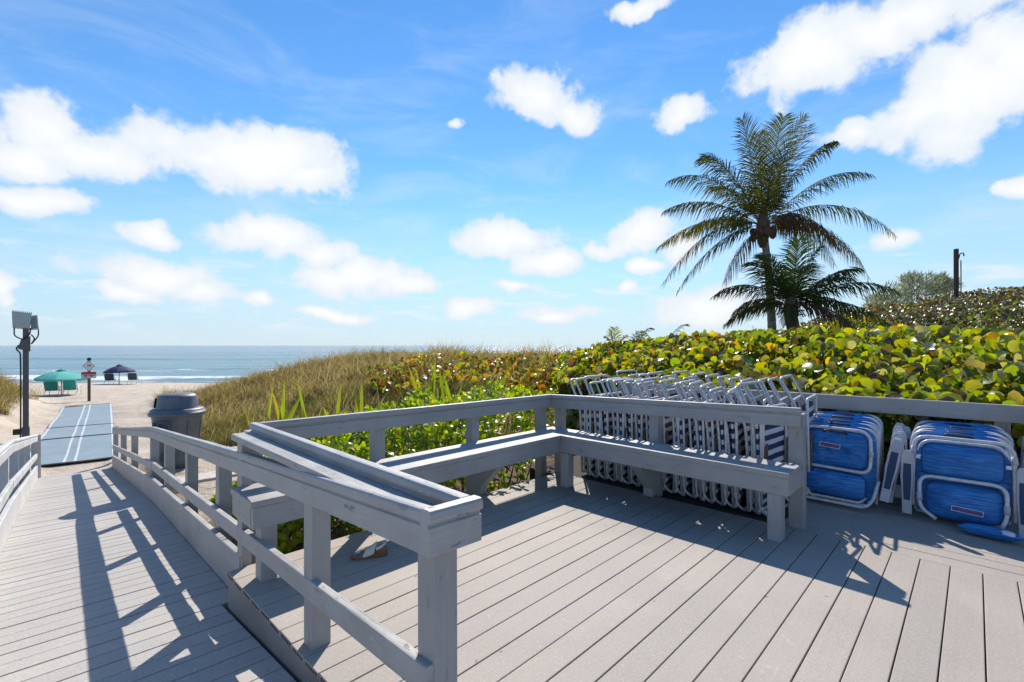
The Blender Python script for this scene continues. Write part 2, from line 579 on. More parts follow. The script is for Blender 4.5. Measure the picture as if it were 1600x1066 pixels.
CLOUDS = [  # centre and radii as seen from the boardwalk (converted to azimuth and elevation), weight
    (75, 200, 78, 62, 1), (145, 245, 110, 46, 1), (40, 255, 70, 40, .9),
    (385, 245, 165, 60, 1), (450, 235, 85, 52, 1), (320, 240, 80, 40, .9), (480, 275, 80, 30, .9),
    (840, 150, 72, 50, 1), (895, 178, 52, 34, 1), (712, 188, 26, 20, .42),
    (1260, 95, 120, 72, 1.05), (1390, 40, 220, 62, 1.05), (1510, 150, 130, 92, 1.1), (1580, 90, 110, 90, 1.05), (1330, 212, 75, 30, .85), (1430, 185, 110, 45, .9),
    (1065, 175, 62, 38, .8), (1000, 10, 60, 22, .8),
    (55, 322, 92, 30, 1), (240, 366, 48, 22, .95),
    (420, 368, 92, 40, 1), (500, 392, 80, 28, .9), (240, 432, 105, 36, .95), (315, 455, 60, 26, .9), (200, 460, 70, 18, .8),
    (560, 434, 110, 34, .95), (630, 445, 60, 18, .85), (785, 375, 90, 32, .95), (850, 408, 62, 28, 1),
    (1000, 365, 62, 40, .95), (940, 390, 50, 20, .85), (978, 446, 24, 14, .85), (1055, 395, 60, 40, .7),
    (1585, 300, 34, 20, .9), (520, 490, 80, 14, .8), (735, 482, 46, 18, .85), (800, 450, 50, 14, .75), (410, 465, 34, 14, .8),
    (1010, 418, 30, 16, .8), (870, 490, 90, 16, .75), (1100, 480, 130, 40, .75), (5, 445, 25, 30, .8), (1400, 370, 60, 30, .6),
    (-300, 240, 200, 80, 1), (2000, 220, 200, 80, 1),
]
acc = None
warp = k.n('ShaderNodeTexNoise'); k.set(warp.inputs['Vector'], ang); warp.inputs['Scale'].default_value = 9; warp.inputs['Detail'].default_value = 5
wv = k.vmath('MULTIPLY', k.vmath('SUBTRACT', warp.outputs[1], (0.5, 0.5, 0.5)), (0.10, 0.07, 0.0))
angw = k.vmath('ADD', ang, wv)
for (cx, cy, rx, ry, wgt) in CLOUDS:
    a0, e0 = direl(cx, cy)
    a1, _ = direl(cx + rx, cy); _, e1 = direl(cx, cy - ry)
    ra = abs(a1 - a0) * .91; re = abs(e1 - e0) * .88
    d = k.vmath('MULTIPLY', k.vmath('SUBTRACT', angw, (a0, e0, 0)), (1 / ra, 1 / re, 0))
    ln = k.vmath('LENGTH', d, out=1)
    q = k.math('SUBTRACT', wgt, ln)
    acc = q if acc is None else k.math('SMOOTH_MAX', acc, q, 0.12)
dens = k.math('ADD', acc, k.math('MULTIPLY', k.math('SUBTRACT', nz1, 0.5), 1.5))
nz3 = k.noise(ang, 34, 6, 0.62, 0.2)
dens = k.math('ADD', dens, k.math('MULTIPLY', k.math('SUBTRACT', nz3, 0.5), 0.55))
cl = k.ramp(dens, -0.26, 0.20)
# soft grey undersides where the cloud is thick and low in its own shape
thick = k.ramp(k.math('ADD', dens, k.math('MULTIPLY', nz2, 0.3)), 0.1, 1.1)
wisp = k.math('MULTIPLY', k.ramp(wsp, 0.42, 0.80), k.ramp(el, 0.75, 0.05, 0.30, 1.0))
wsl = k.noise(k.mapping(ang, (5, 26, 1), (3, 1, 0)), 1.7, 6, 0.62, 0.8)
lowc = k.math('MULTIPLY', k.ramp(wsl, 0.50, 0.68), k.math('MULTIPLY', k.ramp(el, 0.015, 0.05), k.ramp(el, 0.22, 0.09)))
lowhaze = k.ramp(el, 0.36, 0.0, 0.0, 0.86)
base = k.mix(k.math('MULTIPLY', lowhaze, 1.0), hs.outputs[0], (4.5, 6.3, 8.0))
base = k.mix(k.math('MULTIPLY', wisp, 0.55), base, (6.8, 7.9, 8.8))
base = k.mix(k.math('MULTIPLY', lowc, 0.75), base, (7.6, 8.4, 9.0))
ccol = k.mix(thick, (7.6, 8.2, 8.8), (9.4, 9.5, 9.6))
full = k.mix(k.math('MULTIPLY', cl, 0.97), base, ccol)
# below the horizon keep the sky's own colour
k.set(bg.inputs[0], full)

sc.view_settings.view_transform = 'Standard'
sc.view_settings.look = 'None'
sc.view_settings.exposure = 0.35
sc.view_settings.gamma = 1.0
sc.cycles.max_bounces = 7; sc.cycles.diffuse_bounces = 3; sc.cycles.transmission_bounces = 5; sc.cycles.transparent_max_bounces = 6
sc.cycles.use_denoising = True

# ---------------------------------------------------------------- ramp line
KB = [-4.0, 0.8, 7.35, 14.0]; KZ = [0.0, 0.0, -0.57, -1.41]


def ar(b):                                   # inner face of the ramp's right handrail
    return 0.835 + 0.042 * (-b - 1.15)


def al(b): return ar(b) - 1.19


def rz_floor(b): return float(np.interp(-b, KB, KZ))


def rz_top(b): return float(np.interp(-b, [1.13, 3.24, 7.35, 14.0], [0.862, 0.692, 0.335, -0.51]))


# ---------------------------------------------------------------- ground
def beach(Y):
    return np.interp(Y, [-50, 27, 38, 46, 60, 110, 400], [-1.45, -1.45, -1.72, -2.22, -3.4, -6, -9])


def terrain(X, Y):
    X = np.asarray(X, float); Y = np.asarray(Y, float)
    a, b = AB(X, Y)
    bb = -b
    arr = np.where(bb < 14, 0.835 + 0.042 * (bb - 1.15), 1.375 + 0.092 * (bb - 14))
    e = a - arr
    elf = (arr - 1.19) - a
    g = np.interp(bb, [-9, 2.5, 7.35, 13.0, 13.9, 15, 30], [-0.45, -0.45, -0.80, -1.55, -1.42, -1.42, -1.46])
    side = np.interp(bb, [4, 9, 13, 16], [-0.34, -0.36, -1.15, -1.40])
    zr = -0.32 + 1.02 * S((bb - 4.4) / 7.0)
    zr = np.maximum(zr, -0.32 + 0.95 * S((a - 6.2) / 5.0))
    e0 = np.interp(bb, [4, 9, 14, 18], [2.2, 1.7, 0.35, 0.6])
    z = g + (side - g) * S((e + 0.02) / 0.25)
    z = z + (zr - z) * S((e - e0) / np.interp(bb, [4, 9, 12, 18], [3.8, 4.6, 7.0, 8.0]))
    sideL = np.interp(bb, [4, 9, 13, 16], [-0.45, -0.65, -1.2, -1.40])
    zl = np.interp(bb, [3, 9, 16], [-0.35, 0.0, 0.22])
    zL = g + (sideL - g) * S((elf + 0.02) / 0.25)
    zL = zL + (zl - zL) * S((elf - 0.5) / 3.4)
    z = np.where(elf > -0.02, zL, z)
    z = np.where((e < 0) & (elf < 0), g, z)
    f = S((Y - 20.5) / 6.0)
    z = z * (1 - f) + beach(Y) * f
    on = S((e - 0.3) / 0.6) + S((elf - 0.3) / 0.6) + S((bb - 15) / 2)
    z = z + np.clip(on, 0, 1) * (0.05 * vnoise(X, Y, 0.8, 1) + 0.022 * vnoise(X, Y, 2.6, 2)) + np.clip(on, 0, 1) * f * 0.03 * vnoise(X, Y, 1.7, 5)
    return z, e, elf


def vegmask(X, Y):
    """0 bare sand .. 1 plant litter"""
    z, e, elf = terrain(X, Y)
    a, b = AB(X, Y)
    bb = -b
    e0 = np.interp(bb, [4, 9, 14, 18], [0.6, 1.8, 1.05, 1.3]) + 0.35 * vnoise(X, Y, 0.9, 3)
    m = S((e - e0) / 0.7)
    m = np.maximum(m, S((a - 1.05) / 0.2) * S((5.6 - bb) / 0.5))
    ml = S((elf - 1.5 - 0.4 * vnoise(X, Y, 0.9, 4)) / 0.7) * S((bb - 2) / 1.0)
    m = np.where(elf > 0, ml, m)
    yb = 23.3 + vnoise(X, Y, 0.5, 6)
    return m * (1 - S((Y - yb) / 1.5))


def axis(fine0, fine1, step, far0, far1, gr=1.25):
    f = list(np.arange(fine0, fine1 + 1e-6, step))
    lo = []; x = fine0; d = step
    while x > far0:
        d *= gr; x -= d; lo.append(x)
    hi = []; x = f[-1]; d = step
    while x < far1:
        d *= gr; x += d; hi.append(x)
    return np.array(lo[::-1] + f + hi)


def sheet(name, xs, ys, zfn, mat, attr=None):
    XX, YY = np.meshgrid(xs, ys)
    ZZ = zfn(XX, YY)
    nx, ny = len(xs), len(ys)
    vv = np.stack([XX.ravel(), YY.ravel(), ZZ.ravel()], 1)
    i, j = np.meshgrid(np.arange(nx - 1), np.arange(ny - 1))
    q = (j * nx + i).ravel()
    ff = np.stack([q, q + 1, q + nx + 1, q + nx], 1)
    o = mesh_np(name, vv, ff, mat, smooth=True)
    if attr is not None:
        at = o.data.attributes.new('veg', 'FLOAT', 'POINT')
        at.data.foreach_set('value', attr(XX, YY).ravel().astype(np.float32))
    o['kind'] = 'structure'
    return o


m, nt, b, _ = new_mat('beach_sand'); k = NT(nt)
ob = k.coord('Object'); at = k.n('ShaderNodeAttribute', attribute_name='veg')
n1 = k.noise(ob, 1.3, 6, 0.65, 0.3); n2 = k.noise(ob, 7, 6, 0.7); n3 = k.noise(ob, 60, 3, 0.7)
c = k.mix(k.ramp(n1, 0.3, 0.7), (0.52, 0.435, 0.345), (0.63, 0.55, 0.455))
c = k.mix(k.ramp(n2, 0.58, 0.75, 0, 0.45), c, (0.30, 0.235, 0.18))
wet = k.n('ShaderNodeSeparateXYZ'); k.set(wet.inputs[0], ob)
c = k.mix(k.ramp(k.math('ADD', wet.outputs[2], k.math('MULTIPLY', n1, 0.2)), -1.72, -2.0), c, (0.22, 0.175, 0.135))
lit = k.mix(k.ramp(n2, 0.35, 0.65), (0.085, 0.06, 0.04), (0.22, 0.16, 0.10))
lit = k.mix(k.ramp(n3, 0.62, 0.7, 0, 0.6), lit, (0.36, 0.28, 0.19))
c = k.mix(at.outputs['Fac'], c, lit)
k.set(b.inputs['Base Color'], c); b.inputs['Roughness'].default_value = 0.9; b.inputs['Specular IOR Level'].default_value = 0.2
k.set(b.inputs['Normal'], k.bump(k.math('ADD', k.math('MULTIPLY', n2, 1.0), k.math('MULTIPLY', n3, 0.25)), 0.9, 0.09))
sheet('sand_ground', axis(-30, 27, 0.22, -900, 900), axis(-6, 32, 0.22, -200, 200), lambda X, Y: terrain(X, Y)[0], m, vegmask)

# the sea
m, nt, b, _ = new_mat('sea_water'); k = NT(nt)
ob = k.coord('Object')
sp = k.n('ShaderNodeSeparateXYZ'); k.set(sp.inputs[0], ob)
wn = k.noise(k.mapping(ob, (0.035, 0.16, 1)), 1, 6, 0.62, 0.4)
wn2 = k.noise(k.mapping(ob, (0.25, 0.9, 1)), 1, 5, 0.65)
wn3 = k.noise(k.mapping(ob, (0.004, 0.02, 1)), 1, 5, 0.6)
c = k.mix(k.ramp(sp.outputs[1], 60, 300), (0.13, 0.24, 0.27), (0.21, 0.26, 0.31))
c = k.mix(k.ramp(wn, 0.4, 0.68), c, (0.17, 0.30, 0.32))
c = k.mix(k.ramp(wn3, 0.42, 0.62, 0, 0.5), c, (0.10, 0.20, 0.25))
yy = k.math('ADD', sp.outputs[1], k.math('MULTIPLY', k.math('SUBTRACT', k.noise(k.mapping(ob, (0.06, 0.0, 0.0)), 1, 4), 0.5), 9.0))
f1 = k.math('MULTIPLY', k.ramp(yy, 48.5, 50), k.ramp(yy, 56.5, 53))
f1 = k.math('MULTIPLY', f1, k.ramp(wn2, 0.30, 0.52))
f2 = k.math('MULTIPLY', k.math('MULTIPLY', k.ramp(yy, 43, 44.5), k.ramp(yy, 47.5, 46)), k.ramp(wn2, 0.45, 0.6))
f3 = k.math('MULTIPLY', k.math('MULTIPLY', k.ramp(yy, 64, 66), k.ramp(yy, 71, 68)), k.ramp(wn2, 0.54, 0.66))
foam = k.math('MAXIMUM', f1, k.math('MAXIMUM', f2, f3))
c = k.mix(foam, c, (0.80, 0.83, 0.84))
k.set(b.inputs['Base Color'], c)
k.set(b.inputs['Roughness'], k.ramp(foam, 0, 1, 0.22, 0.8))
b.inputs['IOR'].default_value = 1.33; b.inputs['Specular IOR Level'].default_value = 0.22
hh = k.math('ADD', k.math('MULTIPLY', wn, 1.2), k.math('MULTIPLY', wn2, 0.5))
k.set(b.inputs['Normal'], k.bump(hh, 0.85, 0.9))


def seaz(X, Y):
    wob = 5 * vnoise(X, 0 * X, 0.03, 2) + 1.5 * vnoise(X, 0 * X, 0.12, 5)
    z = -2.2 + 0 * X
    for (y0, A, wd, ph) in ((118, .55, 3.5, 1), (88, .28, 3, 2), (73, .35, 2.2, 3), (54, .32, 1.6, 4), (165, .45, 5, 5), (230, .5, 6, 6), (135, .2, 3, 7)):
        z = z + A * (0.6 + 0.4 * vnoise(X, 0 * X, 0.02, ph)) * np.exp(-((Y - y0 - wob * (1 + .2 * ph)) / wd) ** 2)
    z = z + 0.04 * vnoise(X, Y, 0.45, 8)
    return z


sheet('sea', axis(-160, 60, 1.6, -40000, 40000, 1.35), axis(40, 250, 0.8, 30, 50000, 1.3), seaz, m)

# ---------------------------------------------------------------- decks
mb = MB(); holes = MB()
bw = 0.1405
nb = int((3.6 + 3.2) / bw)
for i in range(nb):
    b0 = -3.2 + i * bw
    e = random.uniform(-0.004, 0.004)
    dz = random.uniform(-0.0012, 0.0012)
    mb.abbox(0.842 + e, 3.957 + random.uniform(-.003, .003), b0 + 0.0026, b0 + bw - 0.0026, -0.027 + dz, dz)
    if b0 < -1.0:
        for q in range(5):
            holes.abbox(0.842 + e - 0.0015, 0.85, b0 + 0.018 + q * 0.0235, b0 + 0.033 + q * 0.0235, -0.021, -0.007)
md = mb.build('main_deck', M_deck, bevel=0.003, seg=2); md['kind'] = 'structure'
holes.build('board_hole_shade', M_black, md)  # solid black blocks paint the shade inside the hollow board ends
fr = MB()
fas = MB(); fas.abbox(0.847, 0.885, -3.2, -0.9, -0.34, -0.0285); fas.build('fascia_board', M_fascia, md, 0.003)
fr.abbox(0.887, 0.91, -3.2, 3.5, -0.2, -0.0285)
fr.abbox(0.9, 3.93, -3.195, -3.155, -0.22, -0.0285)
for a_ in (1.6, 2.3, 3.0, 3.93): fr.abbox(a_, a_ + 0.04, -3.15, 3.5, -0.22, -0.0285)
fr.build('deck_joist', M_under, md)

mb = MB()
for i in range(12):
    a0 = 3.966 + i * bw
    dz = random.uniform(-0.001, 0.001)
    mb.abbox(a0 + 0.0025, a0 + bw - 0.0025, -1.06, 3.4, -0.031 + dz, -0.004 + dz)
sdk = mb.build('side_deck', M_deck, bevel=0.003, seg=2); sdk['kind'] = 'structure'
fr = MB()
for b_ in np.arange(-1.04, 3.4, 0.6): fr.abbox(3.99, 5.6, b_, b_ + 0.04, -0.2, -0.034)
fr.build('deck_joist', M_under, sdk)

so = MB(); so.abbox(3.975, 5.64, -3.6, -1.075, -0.42, -0.035); so = so.build('dark_bed', M_darkbed); so['kind'] = 'structure'  # very dark slab under the striped chairs, in place of deck boards

mb = MB()
cr = (U + V * 0.042).normalized()
bq = 2.6
while bq > -14.0:
    z0 = rz_floor(bq); z1 = rz_floor(bq - bw)
    jz = random.uniform(-.0015, .0015)
    right = min(ar(bq) - 0.004, 0.83 if bq > -3.22 else 9)
    left = al(bq) + 0.004
    gp = random.uniform(.002, .004); p0 = L(0, bq - gp); p1 = L(0, bq - bw + gp)

    def pt(a_, base, z): return base + cr * a_ + Vector((0, 0, z))
    if bq > 1.0: left -= 0.0
    P = [pt(left, p0, z0 - .028), pt(left, p0, z0), pt(left, p1, z1), pt(left, p1, z1 - .028),
         pt(right, p0, z0 - .028), pt(right, p0, z0), pt(right, p1, z1), pt(right, p1, z1 - .028)]
    mb.hexa([q + Vector((0, 0, jz)) for q in P], right - left)
    bq -= bw
rp = mb.build('ramp', M_ramp, bevel=0.003, seg=2); rp['kind'] = 'structure'
fr = MB()
for off in (0.1, 0.6, 1.09):
    for (b0, b1) in ((2.5, -0.8), (-0.8, -7.35), (-7.35, -13.95)):
        fr.beam(L(al(b0) + off, b0, rz_floor(b0) - 0.12), L(al(b1) + off, b1, rz_floor(b1) - 0.12), 0.04, 0.18)
fr.build('ramp_joist', M_under, rp)

# ---------------------------------------------------------------- railings
RAIL = [(0, -.14), (0, -.054), (-.008, -.049), (-.008, -.041), (.005, -.037), (.008, -.026), (.006, -.010), (.0, -.002), (-.008, 0),
        (-.034, 0), (-.042, -.003), (-.045, -.012), (-.045, -.14)]
FLAT = [(0, -.14), (0, -.006), (-.006, 0), (-.036, 0), (-.042, -.006), (-.042, -.14)]


def sub(path, step=0.35, jit=0.0012):
    out = [Vector(path[0])]
    for a_, b_ in zip(path[:-1], path[1:]):
        a_ = Vector(a_); b_ = Vector(b_)
        n = max(1, int((b_ - a_).length / step))
        for i in range(1, n + 1):
            p = a_.lerp(b_, i / n)
            if i < n: p = p + Vector((random.uniform(-jit, jit), random.uniform(-jit, jit), random.uniform(-jit, jit)))
            out.append(p)
    return out


def solve_b(px, off):
    """station b where the line a = ar(b)+off is seen at azimuth of px (used to space the posts)"""
    r = (px - 800) / 742
    lo, hi = -14.5, -1.0
    for _ in range(60):
        mid = (lo + hi) / 2
        p = L(ar(mid) + off, mid)
        if p.x / p.y > r: hi = mid
        else: lo = mid
    return (lo + hi) / 2


rr = thing('ramp_railing', 'weathered grey railing between ramp and deck, with a wide capped corner in the foreground',
           'railing', L(0.9, -1.2, 0))
RO = rr.location.copy()


def W(p): return Vector(p) - RO


outw = -cr
hp = [L(ar(b_), b_, rz_top(b_)) for b_ in (-1.175, -3.24, -7.35, -14.0)]
MB().extrude([W(p) for p in sub(hp)], RAIL, outw).build('handrail', M_worn, rr, 0.002, 1)
zi = 0.858
MB().extrude([W(p) for p in sub([L(0.985, -1.188, zi), L(1.0, -3.31, zi)])], RAIL, -U).build('inner_rail', M_worn, rr, 0.002, 1)
MB().extrude([W(p) for p in sub([L(1.031, -1.142, zi + .002), L(0.828, -1.149, zi + .004)], 0.07, 0.0006)], RAIL, V).build('end_board', M_worn, rr, 0.002, 1)
cb = MB()
P = []
for z_ in (0.765, 0.803):
    P += [L(0.876, -1.188, z_), L(0.984, -1.188, z_), L(0.999, -3.30, z_), L(0.890, -3.30, z_)]
cb.hexa([W(P[0]), W(P[1]), W(P[5]), W(P[4]), W(P[3]), W(P[2]), W(P[6]), W(P[7])])
cb.build('cap_board', M_worn, rr, 0.004)


def mid_z(b_): return rz_floor(b_) + float(np.interp(-b_, [1.1, 7.35, 14], [0.415, 0.465, 0.51]))


mr = MB()
for (b0, b1) in ((-1.18, -7.30), (-7.36, -14.0)):
    bs = np.linspace(b0, b1, 8)
    for i in range(7):
        pass
    path = [L(ar(b_) + 0.002, b_, mid_z(b_)) for b_ in bs]
    mr.extrude([W(p) for p in path], [(0, -.092), (0, -.004), (-.004, 0), (-.034, 0), (-.038, -.004), (-.038, -.092)], outw)
mr.build('middle_rail', M_worn, rr, 0.002, 1)
sk = MB()
path = [L(ar(b_), b_, rz_floor(b_) + 0.262) for b_ in (-3.25, -5.3, -7.35, -9.5, -14.0)]
sk.extrude([W(p) for p in path], [(0.002, -.32), (0.002, -.004), (-.004, 0), (-.036, 0), (-.04, -.004), (-.04, -.32)], outw)
sk.build('skirt_board', M_worn, rr, 0.002, 1)


def post(par, org, a0, a1, b0, b1, z0, z1, mat=None, name='post'):
    q = MB()
    c = L((a0 + a1) / 2, (b0 + b1) / 2, 0) - org
    d = Vector((random.uniform(-.004, .004), random.uniform(-.004, .004), 0))
    q.beam(c + Vector((0, 0, z0)), c + d + Vector((0, 0, z1)), b1 - b0, a1 - a0, up=U, side=V)
    return q.build(name, mat or M_paint, par, 0.004)


post(rr, RO, 0.868, 0.958, -1.262, -1.172, -0.25, 0.762)
post(rr, RO, 0.928, 0.984, -3.31, -3.22, -0.4, 0.764)
post(rr, RO, 0.885, 0.972, -2.19, -2.10, -0.25, rz_top(-2.14) - 0.04)
for px in (349, 300, 265, 241.5, 210.5, 193.5, 180):
    b_ = solve_b(px, 0.09)
    post(rr, RO, ar(b_) + 0.046, ar(b_) + 0.134, b_ - .045, b_ + .045, rz_floor(b_) - 0.4, rz_top(b_) - 0.045)

# left railing of the ramp
lr = thing('ramp_railing', 'sunlit pale railing on the left edge of the ramp, ending before the blue mat', 'railing', L(al(-6), -6, -0.45))
LO = lr.location.copy()
hp = [L(al(b_), b_, rz_top(b_) + 0.01) for b_ in (2.4, -1.13, -7.5, -13.9)]
MB().extrude([Vector(p) - LO for p in sub(hp)][::-1], RAIL, cr).build('handrail', M_pale, lr, 0.002, 1)
mr = MB(); sk = MB()
for (b0, b1) in ((2.4, -7.45), (-7.52, -13.9)):
    path = [L(al(b_) - 0.002, b_, mid_z(b_)) - LO for b_ in np.linspace(b0, b1, 8)]
    mr.extrude(path[::-1], [(0, -.092), (0, -.004), (-.004, 0), (-.034, 0), (-.038, -.004), (-.038, -.092)], cr)
path = [L(al(b_), b_, rz_floor(b_) + 0.262) - LO for b_ in (2.4, 0.8, -0.8, -5.3, -7.35, -9.5, -14.0)]
sk.extrude(path[::-1], [(0.002, -.32), (0.002, -.004), (-.004, 0), (-.036, 0), (-.04, -.004), (-.04, -.32)], cr)
mr.build('middle_rail', M_pale, lr, 0.002, 1); sk.build('skirt_board', M_pale, lr, 0.002, 1)
for b_ in (1.8, 0.2, -1.5, -3.1, -4.7, -6.3, -7.6, -9.2, -10.7, -12.2):
    post(lr, LO, al(b_) - 0.134, al(b_) - 0.046, b_ - .045, b_ + .045, rz_floor(b_) - 0.4, rz_top(b_) - 0.045, M_pale)
post(lr, LO, al(-14) - 0.10, al(-14) + 0.045, -14.06, -13.93, -1.9, rz_top(-14) + 0.01, M_pale)

# ---------------------------------------------------------------- corner bench
bn = thing('corner_bench', 'L-shaped grey painted deck bench with a railing backrest', 'bench', L(3.7, -3.0, 0))
BO = bn.location.copy()


def WB(p): return Vector(p) - BO


MB().extrude([WB(p) for p in sub([L(1.046, -3.262, .857), L(3.949, -3.262, .825)])], RAIL, V).build('backrest_rail', M_paint, bn, 0.002, 1)
MB().extrude([WB(p) for p in sub([L(3.951, -3.31, .822), L(3.951, -0.915, .892)])], RAIL, -U).build('backrest_rail', M_paint, bn, 0.002, 1)


def bxb(name, items, mat=M_paint, bev=0.004):
    q = MB()
    for (a0, a1, b0, b1, z0, z1) in items:
        M = Matrix(((V.x, U.x, 0, -BO.x), (V.y, U.y, 0, -BO.y), (0, 0, 1, -BO.z), (0, 0, 0, 1)))
        q.box((b0, a0, z0), (b1, a1, z1), M)
    return q.build(name, mat, bn, bev)


bxb('seat', [(0.872, 3.598, -3.245, -3.068, .445, .483), (0.870, 3.598, -3.062, -2.862, .445, .4832)])
bxb('seat', [(3.775, 3.945, -3.245, -0.905, .445, .4828), (3.600, 3.769, -2.858, -0.900, .445, .4831), (3.600, 3.769, -3.245, -2.8615, .445, .483)])
bxb('apron', [(0.882, 3.610, -2.906, -2.868, .322, .4445)])
bxb('apron', [(3.608, 3.646, -2.866, -0.907, .322, .4445)])
bxb('apron', [(0.880, 0.918, -3.24, -2.908, .322, .4445)])
bxb('apron', [(3.648, 3.99, -0.945, -0.905, .322, .4443)])
bxb('leg', [(0.935, 1.025, -3.0, -2.908, -0.002, .4445)])
bxb('leg', [(3.60, 3.69, -2.86, -2.77, -0.002, .3215)])
bxb('leg', [(3.612, 3.702, -1.04, -0.95, -0.002, .3215)])
for a_ in (1.032, 1.925, 2.91, 3.88): bxb('post', [(a_ - .045, a_ + .045, -3.398, -3.308, -.4, .80 if a_ < 3 else .785)])
for b_ in (-3.215, -2.1): bxb('post', [(3.998, 4.088, b_ - .045, b_ + .045, -.03, .80)])
bxb('post', [(3.998, 4.088, -1.005, -.905, -.03, .842)])
for (kind, c0) in (('u', 2.91), ('v', -2.1)):
    q = MB()
    if kind == 'v':
        poly = [(3.997, -.003), (3.90, -.003), (3.90, .07), (3.665, .321), (3.997, .321)]
        pts = [[WB(L(a_, c0 + s, z_)) for (a_, z_) in poly] for s in (-.05, .04)]
    else:
        poly = [(-3.307, -.2), (-3.20, .0), (-3.19, .07), (-2.93, .321), (-3.307, .321)]
        pts = [[WB(L(c0 + s, b_, z_)) for (b_, z_) in poly] for s in (.04, -.05)]
    o_ = len(q.v); q.v += pts[0] + pts[1]; n = len(poly)
    q.face([o_ + i for i in range(n)][::-1], [(0, 0)] * n); q.face([o_ + n + i for i in range(n)], [(0, 0)] * n)
    for i in range(n): q.face([o_ + i, o_ + (i + 1) % n, o_ + n + (i + 1) % n, o_ + n + i], [(0, 0), (.3, 0), (.3, .09), (0, .09)])
    q.build('brace', M_paint, bn, 0.004)

# ---------------------------------------------------------------- back railing
br = thing('back_railing', 'grey painted railing behind the blue chairs, turning back along the right edge of the deck', 'railing', L(5.5, 0.3, 0))
KO = br.location.copy()
MB().extrude([Vector(p) - KO for p in sub([L(5.5, -3.4, .865), L(5.5, 0.30, .872)])], FLAT, -U).build('handrail', M_paint, br, 0.002, 1)
MB().extrude([Vector(p) - KO for p in sub([L(5.545, 0.305, .874), L(2.6, 0.305, .876)])], FLAT, -V).build('handrail', M_paint, br, 0.002, 1)
for b_ in (-3.3, -2.1, -0.93, 0.16): post(br, KO, 5.545, 5.635, b_ - .045, b_ + .045, -.3, .84)
for a_ in (4.45, 3.3): post(br, KO, a_ - .045, a_ + .045, 0.35, 0.44, -.3, .84)
# ================================================================ folded striped chairs
ORD = ['first', 'second', 'third', 'fourth', 'fifth', 'sixth', 'seventh', 'eighth', 'ninth', 'tenth', 'eleventh', 'twelfth', 'thirteenth',
       'fourteenth', 'fifteenth', 'sixteenth', 'seventeenth', 'eighteenth', 'nineteenth', 'twentieth', 'twenty-first', 'twenty-second',
       'twenty-third', 'twenty-fourth', 'twenty-fifth']


def make_striped(var):
    t = thing('folded_chair', 'folded striped chair', 'folding chair')
    h = 0.25
    lean = (0.0, 0.014, -0.012)[var]
    mb = MB()
    # tall back loop: rises, bends towards the left, closes over the top
    p = [(0.020, -h, 0.03), (-0.005 + lean, -h, 0.55), (-0.022 + lean, -h, 0.76), (-0.155 + lean, -h, 1.035),
         (-0.155 + lean, h, 1.035), (-0.022 + lean, h, 0.76), (-0.005 + lean, h, 0.55), (0.020, h, 0.03)]
    mb.tube(round_path(p, 0.05, 4), 0.012, 7)
    mb.build('back_frame', M_alu, t)
    mb = MB()
    e_ = h - .004
    p = [(0.052, -e_, 0.1), (0.046, -e_, 0.5), (0.040, -e_, 0.86), (0.040, e_, 0.86), (0.046, e_, 0.5), (0.052, e_, 0.1)]
    mb.tube(round_path(p, 0.04, 3), 0.0115, 7, closed=False)
    mb.build('seat_frame', M_tube, t)
    mb = MB()
    for s in (-1, 1):
        mb.tube(round_path([(0.03, s * (h - .005), 0.22), (0.045, s * (h - .005), 0.06), (0.10, s * (h - .02), 0.02)], .03, 3), 0.012, 6)
    mb.tube([(0.10, -h + .02, 0.02), (0.10, h - .02, 0.02)], 0.012, 6)
    mb.build('foot_tube', M_tube, t)

    def cloth(x0, z0, x1, z1, bulge, seed, wid=h - .035):
        q = MB()
        rep = 1 / 0.085
        ln = math.hypot(x1 - x0, z1 - z0)
        th = 0.010
        for sg in (-1, 1):
            def fn(u, v):
                y = (u * 2 - 1) * wid * sg
                x = x0 + (x1 - x0) * v + bulge * math.sin(math.pi * v) + sg * th * (1 if 0 < 1 else 1)
                x += 0.008 * mnoise.noise(Vector((u * 3 if sg > 0 else (1 - u) * 3, v * 6, seed)))
                return (x, y, z0 + (z1 - z0) * v)
            n0 = len(q.f)
            q.grid(fn, 5, 14)
            for i in range(n0, len(q.f)):
                q.uv[i] = [(a_, b_ * ln * rep) for (a_, b_) in q.uv[i]]
        # rolled side hems
        for s in (-1, 1):
            n0 = len(q.f)
            pts = [(x0 + (x1 - x0) * v + bulge * math.sin(math.pi * v), s * wid, z0 + (z1 - z0) * v) for v in np.linspace(0, 1, 15)]
            q.tube(pts, 0.0115, 6)
            for i in range(n0, len(q.f)):
                q.uv[i] = [(0, a_ * rep) for (a_, b_) in q.uv[i]]
        return q
    cloth(0.026, 0.12, 0.006, 0.80, 0.006, var * 3.3, h - .012).build('sling', M_stripe, t)
    cloth(0.030, 0.03, 0.078, 0.27, 0.010, var * 5 + 1, h - .01).build('seat_sling', M_stripe, t)
    for s in (-1, 1):
        mb = MB()
        mb.beam((0.064, s * (h - .02), 0.16), (0.068, s * (h - .02), 0.58), 0.03, 0.016, up=(1, 0, 0))
        mb.build('armrest', M_wood, t, 0.004)
    return t


protos = [make_striped(0), make_striped(1), make_striped(2)]
used = [False] * 3


def place_striped(i, a_, b_, label, group, dz=0.0, tilt=0.0, rz=0.0):
    v = (0, 1, 0, 2, 1, 0, 2)[i % 7]
    if not used[v]:
        o = protos[v]; used[v] = True
    else:
        o = copy_tree(protos[v])
    o.location = L(a_, b_, dz)
    o.rotation_euler = (0, tilt, RZ + rz)
    o.scale = (1, random.uniform(.94, 1.04), random.uniform(.965, 1.02))
    o['label'] = label; o['group'] = group
    return o


